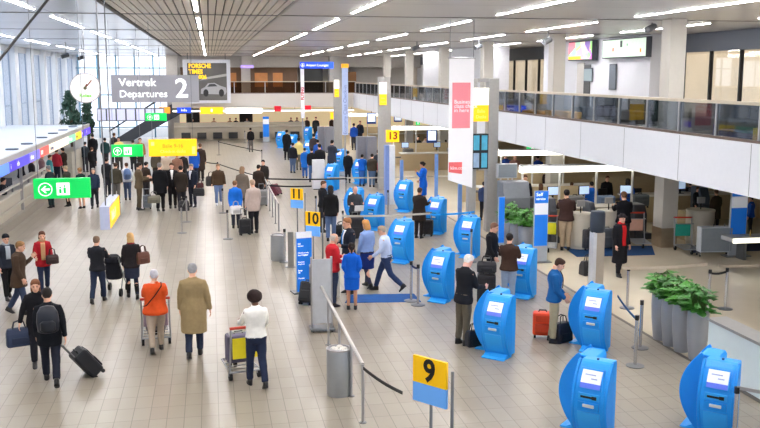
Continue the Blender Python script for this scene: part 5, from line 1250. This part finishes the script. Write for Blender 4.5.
PF('customer in dark brown jacket and pale trousers at the white desk', 565, 250, 190, 20, top=(74, 46, 42), legs=(176, 156, 128), hair=DRK, fat=1.22, arms=KIOSK)
PF('customer in black jacket at the white desk behind the red scarf', 622, 252, 192, 10, top=(24, 24, 32), legs=(30, 30, 36), hair=(120, 84, 60), fat=1.2, arms=KIOSK)
for u, vh, Y, f, tp, lab, kw in [(525, 175, Y1+1.8, 190, (30, 34, 52), 'clerk in dark navy suit behind the grey sign box', dict(shirt=(220, 220, 230))), (541, 184, Y1+1.2, 20, (20, 84, 186), 'clerk in blue uniform behind the wide information board', dict(hs='bob')),
        (592, 182, Y1+1.5, 10, (24, 92, 200), 'clerk in blue uniform seated at a computer behind the dark brown jacket', dict()), (628, 179, Y1+1.2, 30, (24, 88, 196), 'clerk in blue uniform behind the customer in black', dict(hs='bob')),
        (607, 176, Y1+3.2, 180, (26, 26, 32), 'traveller in black at the second desk row near the blue clerks', dict(fat=1.26)), (571, 182, Y1+2.6, 30, (40, 34, 38), 'traveller in dark grey bending over luggage near the blue clerks', dict(lean=20)),
        (717, 190, 28.4, 0, (70, 50, 36), 'traveller in dark brown coat behind the grey board', dict(hem=.5, coat=1)), (752, 196, 27.0, -60, (26, 74, 160), 'person in blue jacket at the picture edge near the lit bench', dict()), (697, 196, 30, 160, (40, 44, 54), 'traveller in charcoal next to the square pillar', dict()),
        (690, 192, 31.4, 0, (50, 50, 56), 'clerk in dark grey behind the square pillar desk', dict()), (563, 170, Y2+2.4, 20, (150, 30, 40), 'traveller in red vest below the light strip', dict()), (515, 148, Y2+4, 180, (160, 120, 110), 'person in rose shirt above the first light strip', dict()),
        (506, 147, Y2+4.5, 0, (40, 70, 150), 'person in blue above the first light strip', dict()), (538, 151, Y2+3.5, 0, (30, 60, 140), 'person in dark blue below the green exit sign', dict()), (547, 172, Y2+2.0, 180, (60, 40, 44), 'traveller in dark maroon below the light strip', dict(fat=1.26)),
        (418, 136, Y3+2, 180, (40, 40, 44), 'clerk in black below the third light strip', dict()), (425, 137, Y3+2.4, 160, (200, 180, 170), 'clerk in pale blouse below the third light strip', dict(fem=True)), (446, 140, Y3+2.2, 0, (36, 36, 42), 'traveller in dark clothes by the banner edge below the third light strip', dict()),
        (484, 182, Y1+3.0, 30, (40, 60, 110), 'traveller in navy behind the steel pylon', dict())]:
    p = pY(u, vh, Y); hh = min(1.85, max(1.35, p.z)); person(lab, p.x, Y, hh, f, top=tp, legs=(40, 40, 48), hair=BRN if u % 2 else DRK, lod=1 if Y < 36 else 2, **kw)

# ================================================================== LUGGAGE AND HAND-HELD THINGS
def suitcase(label, p, rz, c, w=.40, d=.24, h=.60, tilt=0, handle=.42, cat='suitcase'):
    t = thing('suitcase', label, cat, (p[0], p[1], p[2] if len(p) > 2 else 0), rz)
    T = Matrix.Translation((0, 0, .05)) @ Matrix.Rotation(math.radians(tilt), 4, 'X') @ Matrix.Translation((0, 0, -.05))
    m = mat(tuple(c), .5, var=.06)
    MB().box(-w/2, w/2, -d/2, d/2, .06, .06+h).xform(T).build('case_body', m, t, bevel=.045)
    MB().box(-w/2+.05, w/2-.05, -d/2-.03, -d/2, .12, .06+h*.55).xform(T).build('front_pocket', mat(tuple(int(q*.85) for q in c), .55), t, bevel=.02)
    MB().box(-w/2+.06, w/2-.06, -d/2-.018, -d/2, .06+h*.62, .06+h*.9).xform(T).build('upper_pocket', mat(tuple(int(q*.9) for q in c), .55), t, bevel=.012)
    if handle:
        hb = MB()
        for sx in (-.1, .1): hb.tube([(sx, d*.35, h), (sx, d*.35, h+handle)], .012, 8)
        hb.tube([(-.11, d*.35, h+handle), (.11, d*.35, h+handle)], .018, 8); hb.xform(T).build('pull_handle', DSTEEL, t)
    MB().tube([(-.08, 0, h+.05), (-.07, 0, h+.10), (.07, 0, h+.10), (.08, 0, h+.05)], .014, 8).xform(T).build('grab_handle', BLACKP, t)
    for sx in (-1, 1):
        for sy in (-1, 1): MB().tube([(sx*(w/2-.05)-.02, sy*(d/2-.05), .035), (sx*(w/2-.05)+.02, sy*(d/2-.05), .035)], .035, 12).xform(T).build('wheel', RUBBER, t)
    return t
def bag(label, p, rz, c, w=.36, d=.16, h=.30, loop=.22, cat='bag', name='hand_bag', flare=1.0):
    t = thing(name, label, cat, p, rz); m = mat(tuple(c), .5, var=.1)
    b = MB().loft([[(sx*w/2*k, sy*d/2*k2, z) for sx, sy in ((-1, -1), (1, -1), (1, 1), (-1, 1))] for z, k, k2 in ((0, .92*flare, .9), (.03, 1*flare, 1), (h*.7, 1, .9), (h, .9, .5))])
    b.build('bag_body', m, t, bevel=.03)
    for sy in (-1, 1): MB().tube([(-w*.25, sy*d*.2, h*.95), (-w*.18, sy*d*.12, h+loop*.8), (0, sy*d*.08, h+loop), (w*.18, sy*d*.12, h+loop*.8), (w*.25, sy*d*.2, h*.95)], .011, 6).build('handle', mat(tuple(int(q*.7) for q in c), .5), t, smooth=True)
    MB().box(-w*.30, w*.30, -d*.56, -d*.44, h*.15, h*.5).build('outer_pocket', mat(tuple(int(q*.85) for q in c), .5), t, bevel=.015)
    return t
def backpack(label, o, c, s=1.0):
    """worn by person o on the back (local -y)"""
    M = o.matrix_basis
    f = o.rotation_euler.z; sc = o.scale.x; q = Vector((-math.sin(f)*-1, math.cos(f)*-1, 0))
    loc = Vector(o.location)+Vector((math.sin(f), -math.cos(f), 0))*.27*sc+Vector((0, 0, 1.0*sc))
    t = thing('backpack', label, 'backpack', loc, f); m = mat(tuple(c), .4, var=.1)
    b = MB().loft([ering((0, 0, z), rx*s, ry*s, 16) for z, rx, ry in ((0, .10, .06), (.03, .15, .10), (.2, .165, .12), (.36, .15, .105), (.46, .10, .07), (.48, .03, .03))]); b.build('pack_body', m, t, smooth=True)
    MB().loft([ering((0, -.10*s, z), rx*s, .05*s, 14) for z, rx in ((.05, .08), (.08, .11), (.2, .11), (.24, .07))]).build('front_pocket', mat(tuple(int(x*.8) for x in c), .4), t, smooth=True)
    for sx in (-.09, .09): MB().tube([(sx, .08, .05), (sx*1.25, .12, .2), (sx, .10, .44)], .014, 6).build('shoulder_strap', BLACKP, t, smooth=True)
    return t
def cart(label, p, heading, panel=(240, 210, 30), bags=()):
    """airport luggage cart; +y is its front"""
    t = thing('luggage_cart', label, 'luggage cart', (p[0], p[1], 0), -math.radians(heading))
    fr = mat((168, 170, 174), .3, .8)
    MB().tube([(-.28, -.40, .16), (-.24, .45, .16), (.24, .45, .16), (.28, -.40, .16), (-.28, -.40, .16)], .018, 8).build('base_frame', fr, t)
    for k in range(4): MB().tube([(-.26, -.25+.2*k, .17), (.26, -.25+.2*k, .17)], .012, 6).build('base_bar', fr, t)
    for sx in (-1, 1): MB().tube([(sx*.28, -.38, .16), (sx*.27, -.44, .6), (sx*.27, -.50, 1.0)], .018, 8).build('upright', fr, t)
    MB().tube([(-.29, -.51, 1.0), (.29, -.51, 1.0)], .026, 10).build('push_handle', mat((196, 60, 40), .5), t)
    MB().box(-.24, .24, -.47, -.45, .42, .80).build('advert_panel', mat(panel, .45, emit=.08), t, bevel=.01)
    MB().tube([(-.25, -.46, .84), (-.25, -.22, .84), (.25, -.22, .84), (.25, -.46, .84)], .012, 6).build('basket_rim', fr, t)
    for x, y in ((-.26, -.34), (.26, -.34), (0, .40)):
        MB().tube([(x-.025, y, .075), (x+.025, y, .075)], .075, 14).build('wheel', RUBBER, t); MB().box(x-.035, x+.035, y-.02, y+.02, .08, .16).build('wheel_fork', fr, t)
    return t
def near(o, fwd, side, z=0.0):
    f = -o.rotation_euler.z; v = Vector(o.location)+Vector((math.sin(f), math.cos(f), 0))*fwd+Vector((math.cos(f), -math.sin(f), 0))*side; v.z = z; return v
# hall
p = pz(96, 374); suitcase('black wheeled suitcase tilted as it is pulled across the tiles', p, math.radians(118), (26, 27, 32), .40, .27, .54, tilt=-38, handle=.36)
backpack('shiny black backpack worn by the person pulling a suitcase', P5, (30, 34, 44), 1.15)
p = near(P4, .02, .34, .42); bag('big navy shopping bag carried beside the person in black', near(P4, .04, .33, .40), .35, (40, 52, 78), .46, .18, .36, .13)
bag('dark brown shoulder bag of the person in red jacket', near(P3, .20, -.20, .74), .4, (58, 36, 34), .30, .13, .24, .16)
bag('brown leather shoulder bag of the blonde person', near(P7, -.02, .27, .84), .6, (96, 58, 44), .34, .15, .30, .16)
C8 = near(P8, .78, 0); cart('luggage cart pushed by the person in the orange jacket', C8, -4, panel=(150, 128, 140))
C10 = near(P10, .80, -.10); cart('luggage cart with yellow panel pushed by the person in the white top', C10, -12, panel=(232, 212, 40))
c = near(P10, .88, -.10, .19); t = suitcase('dark travel bag lying on the luggage cart of the person in the white top', (c.x, c.y, .15), math.radians(12), (90, 84, 104), .46, .30, .52, handle=0)
c = near(P8, .84, 0, .19); suitcase('grey travel bag on the luggage cart of the person in the orange jacket', (c.x, c.y, .15), math.radians(4), (120, 112, 112), .40, .28, .50, handle=0)
# stroller
p = near(P6, .85, .18); t = thing('stroller', 'dark folding stroller pushed by the person in black jacket and jeans', 'stroller', p, -math.radians(8))
for sx in (-.22, .22):
    MB().tube([(sx, -.45, 1.02), (sx, -.1, .55), (sx, .35, .12)], .014, 8).build('frame_tube', DSTEEL, t); MB().tube([(sx, .05, .55), (sx, -.30, .12)], .014, 8).build('rear_tube', DSTEEL, t)
    for yy in (.36, -.32): MB().tube([(sx-.03, yy, .10), (sx+.03, yy, .10)], .10, 16).build('wheel', RUBBER, t)
MB().tube([(-.22, -.45, 1.02), (.22, -.45, 1.02)], .018, 8).build('push_handle', BLACKP, t)
org(MB().loft([ering((0, .02, .38), .19, .20), ering((0, 0, .45), .20, .21), ering((0, -.12, .75), .19, .10), ering((0, -.16, .95), .16, .06)]), 'seat', cloth((44, 44, 54)), t, .025, .01)
org(MB().loft([ering((0, -.10, .80), .21, .20), ering((0, -.08, .93), .20, .19), ering((0, -.06, 1.0), .12, .12)]), 'canopy', cloth((34, 34, 42)), t, .025, .01)
# middle hall
suitcase('black wheeled suitcase standing by the pale pinkish coat', pz(245, 235), .3, (30, 30, 34), .40, .24, .50, handle=.40)
bag('pale plastic bag carried in front of the bright blue queue jacket', pz(236, 214, .55), .2, (224, 222, 220), .40, .24, .30, .16)
suitcase('small grey suitcase beside the olive brown suit', pz(147.5, 209), .2, (120, 126, 134), .34, .22, .52, handle=.3)
bag('olive grey travel bag hanging beside the broad black coat', pz(154, 203, .45), .1, (104, 100, 86), .50, .22, .30, .16)
bag('black briefcase bag held by the person in the navy suit', pz(199, 196, .55), -.1, (28, 28, 32), .44, .16, .32, .16)
bag('small dark red bag by the black briefcase bag', pz(200, 188, .75), .3, (92, 40, 40), .30, .14, .22, .14)
bag('dark shoulder bag beside the person in the brown jacket', pz(211, 186, .8), .3, (52, 46, 44), .42, .18, .42, .18)
bag('black bag at the feet of the dark brown coat in the suited group', pz(184, 211), .3, (40, 40, 46), .42, .2, .42, .14)
t = [o for o in COL.objects if o.get('label') == 'person in white shirt and jeans wearing a blue backpack'][0]; backpack('blue grey backpack on the person in the white shirt', t, (96, 122, 168))
suitcase('grey hard suitcase behind the handrail in the queue', pz(262, 206), .1, (150, 150, 152), .46, .3, .62, handle=.3)
suitcase('dark red suitcase lying beyond the handrail in the queue', pz(278, 196), 1.1, (110, 48, 62), .5, .3, .5, tilt=-30, handle=.3)
suitcase('black duffel case leaning by the blue queue board', pz(306, 305), -.5, (28, 28, 34), .36, .24, .50, tilt=-22, handle=0)
bag('black bag on the floor behind the dark-haired person in jeans', pz(341, 236), .3, (34, 34, 38), .5, .3, .4, .1)
suitcase('black case standing beside the dark brown coat at the kiosk', pz(428, 236), -.4, (30, 26, 28), .34, .26, .50, handle=.3)
suitcase('tall dark wheeled case in front of the bald person', pz(356, 240), .2, (36, 36, 40), .5, .28, .72, handle=.2)
tag(MB().box(-.15, .15, -.004, .004, 0, .22).xform(Matrix.Translation(pz(359, 211, 1.05)) @ Matrix.Rotation(.5, 4, 'X')).build('paper_sheet', mat((236, 236, 236), .7)), 'white paper sheet in the hands of the bald person', 'paper')
tag(MB().box(-.11, .11, -.004, .004, 0, .28).xform(Matrix.Translation(pz(342.5, 247, 1.1)) @ Matrix.Rotation(.6, 4, 'X') @ Matrix.Rotation(.5, 4, 'Z')).build('paper_sheet', mat((240, 240, 242), .7)), 'white paper sheet held by the clerk in the dark suit', 'paper')
# gallery side
suitcase('orange red suitcase standing behind the khaki trousers', pz(542, 337), -.35, (236, 72, 28), .40, .26, .48, handle=0)
bag('black duffel bag at the feet of the person in the blue jacket', pz(561, 341), .4, (28, 30, 40), .40, .30, .40, .16)
suitcase('tall black wheeled case between the black jacket and the kiosk user in leather', pz(486, 305), -.3, (28, 28, 34), .44, .28, .70, handle=.42)
bag('black carry bag resting on top of the tall black wheeled case', pz(486, 305)+Vector((0, 0, .80)), -.3, (34, 34, 40), .46, .24, .26, .14)
bag('black shoulder bag on the floor under the kiosk of the white-haired person', pz(474, 346), .2, (24, 26, 34), .36, .22, .34, .14)
bag('round black bag beside the steel bin post', pz(588, 275), .2, (34, 34, 38), .44, .3, .40, .18)
cart('luggage cart with yellow panel beside the dark brown jacket customer', pz(548, 250), 200, panel=(222, 218, 40)); cart('luggage cart with picture panel behind the red scarf', pz(639, 246), 190, panel=(196, 150, 130)); cart('luggage cart with teal panel beside the grey board', pz(687, 252), 190, panel=(40, 150, 130))
suitcase('silver grey case standing on the desk scale by the pillar', pz(606, 249), 0, (90, 94, 100), .5, .3, .6, handle=.0); suitcase('dark case standing at the second white desk', pz(590, 250), 0, (60, 60, 66), .5, .3, .6, handle=0)
# luggage along the conveyors, monitors and screens of the desk rows
R = random.Random(9)
for i, (u, v, Y, c) in enumerate([(512, 190, Y1+.8, (96, 98, 104)), (526, 189, Y1+.9, (84, 86, 92)), (606, 192, Y1+.7, (110, 130, 160)), (640, 192, Y1+.8, (84, 90, 96)), (682, 188, 31.6, (84, 100, 124)), (697, 200, 31.2, (60, 66, 76)), (575, 192, Y1+.9, (120, 120, 120)), (408, 166, Y3-.4, (110, 108, 104)), (452, 158, Y3-.5, (150, 146, 138))]):
    p = pY(u, v, Y); suitcase(['grey', 'dark grey', 'blue grey', 'charcoal', 'slate blue', 'black', 'mid grey', 'taupe', 'pale grey'][i]+' suitcase lying on the conveyor of a side desk row', (p.x, Y, .66 if Y > Y1+.2 else .66), PI/2*.0, c, .62, .34, .42, handle=0)
for i, (u, v, Y, rz) in enumerate([(584, 187, Y1+1.0, .2), (626, 184, Y1+.9, -.2), (553, 190, Y1+1.0, .1), (437, 147, Y3, .2), (405, 152, Y3, .1), (680, 198, 30.9, .2)]):
    p = pY(u, v, Y); t = thing('monitor', ['computer screen on the desk of the seated blue clerk', 'computer screen on the desk of the blue clerk behind the customer in black', 'computer screen beside the wide information board', 'desk screen below the third light strip near the banner', 'desk screen below the third light strip near the pale column', 'desk screen next to the square pillar'][i], 'monitor', (p.x, Y, 1.0), rz)
    MB().box(-.22, .22, -.02, .03, .16, .48).build('display_case', BLACKP, t); MB().box(-.20, .20, -.03, -.02, .18, .46).build('display', mat((190, 214, 244), .4, emit=.5), t); MB().box(-.03, .03, 0, .04, 0, .18).build('stand', BLACKP, t); MB().box(-.12, .12, -.09, .11, 0, .015).build('foot', BLACKP, t)
# hanging desk screens
for u0, v0, u1, v1, Y, lab in [(427, 130, 437, 143, Y3-1, 'upright blue white screen above the third desk row'), (394, 114, 402, 122, Y4-1, 'small blue white screen near the pale column under the gallery'), (367, 113, 376, 124, Y4-3, 'small white screen with red mark beyond the pale vertical banner'), (468, 132, 473, 142, Y2+1, 'small blue screen between banner and steel pylon')]:
    a = pY(u0, v1, Y); c = pY(u1, v0, Y); t = thing('hanging_screen', lab, 'screen', (a.x, Y, a.z)); w, h = c.x-a.x, c.z-a.z
    MB().box(0, w, 0, .1, 0, h).build('screen_case', mat((40, 80, 160), .5), t); MB().box(.06, w-.06, -.012, 0, h*.2, h*.95).build('screen', mat((224, 232, 250), .4, emit=.9, var=.1, scale=8), t)
    MB().cyl(w/2, .05, h, 2.75-a.z if a.z+h < 2.75 else h+.1, .025, 8).build('hanging_rod', DSTEEL, t)
for u0, v0, u1, v1, Y, lab in [(527, 147, 538, 151, Y2+5, 'small green exit sign under the white gallery by the steel pylon'), (737, 192, 751, 197.5, 27.5, 'small green exit sign under the white gallery by the picture edge'), (416, 121, 420, 125, Y3+3, 'tiny green exit sign over the third desk row')]:
    a = pY(u0, v1, Y); c = pY(u1, v0, Y); t = thing('exit_sign', lab, 'sign', (a.x, Y, a.z)); w, h = c.x-a.x, c.z-a.z
    MB().box(0, w, 0, .08, 0, h).build('sign_face', mat((20, 220, 110), .4, emit=.8), t); MB().box(w*.4, w*.6, -.012, 0, h*.2, h*.8).build('pictogram', WT, t)
    MB().cyl(w/2, .04, h, max(h+.05, 2.75-a.z), .015, 6).build('hanging_rod', DSTEEL, t)

# lettering becomes plain meshes
bpy.context.view_layer.update(); dg = bpy.context.evaluated_depsgraph_get()
for o in [o for o in SCN.objects if o.type == 'FONT']:
    me = bpy.data.meshes.new_from_object(o.evaluated_get(dg)); n = o.name
    q = bpy.data.objects.new('lettering', me); COL.objects.link(q); q.parent = o.parent; q.location = o.location; q.rotation_euler = o.rotation_euler; q.scale = o.scale
    bpy.data.objects.remove(o)
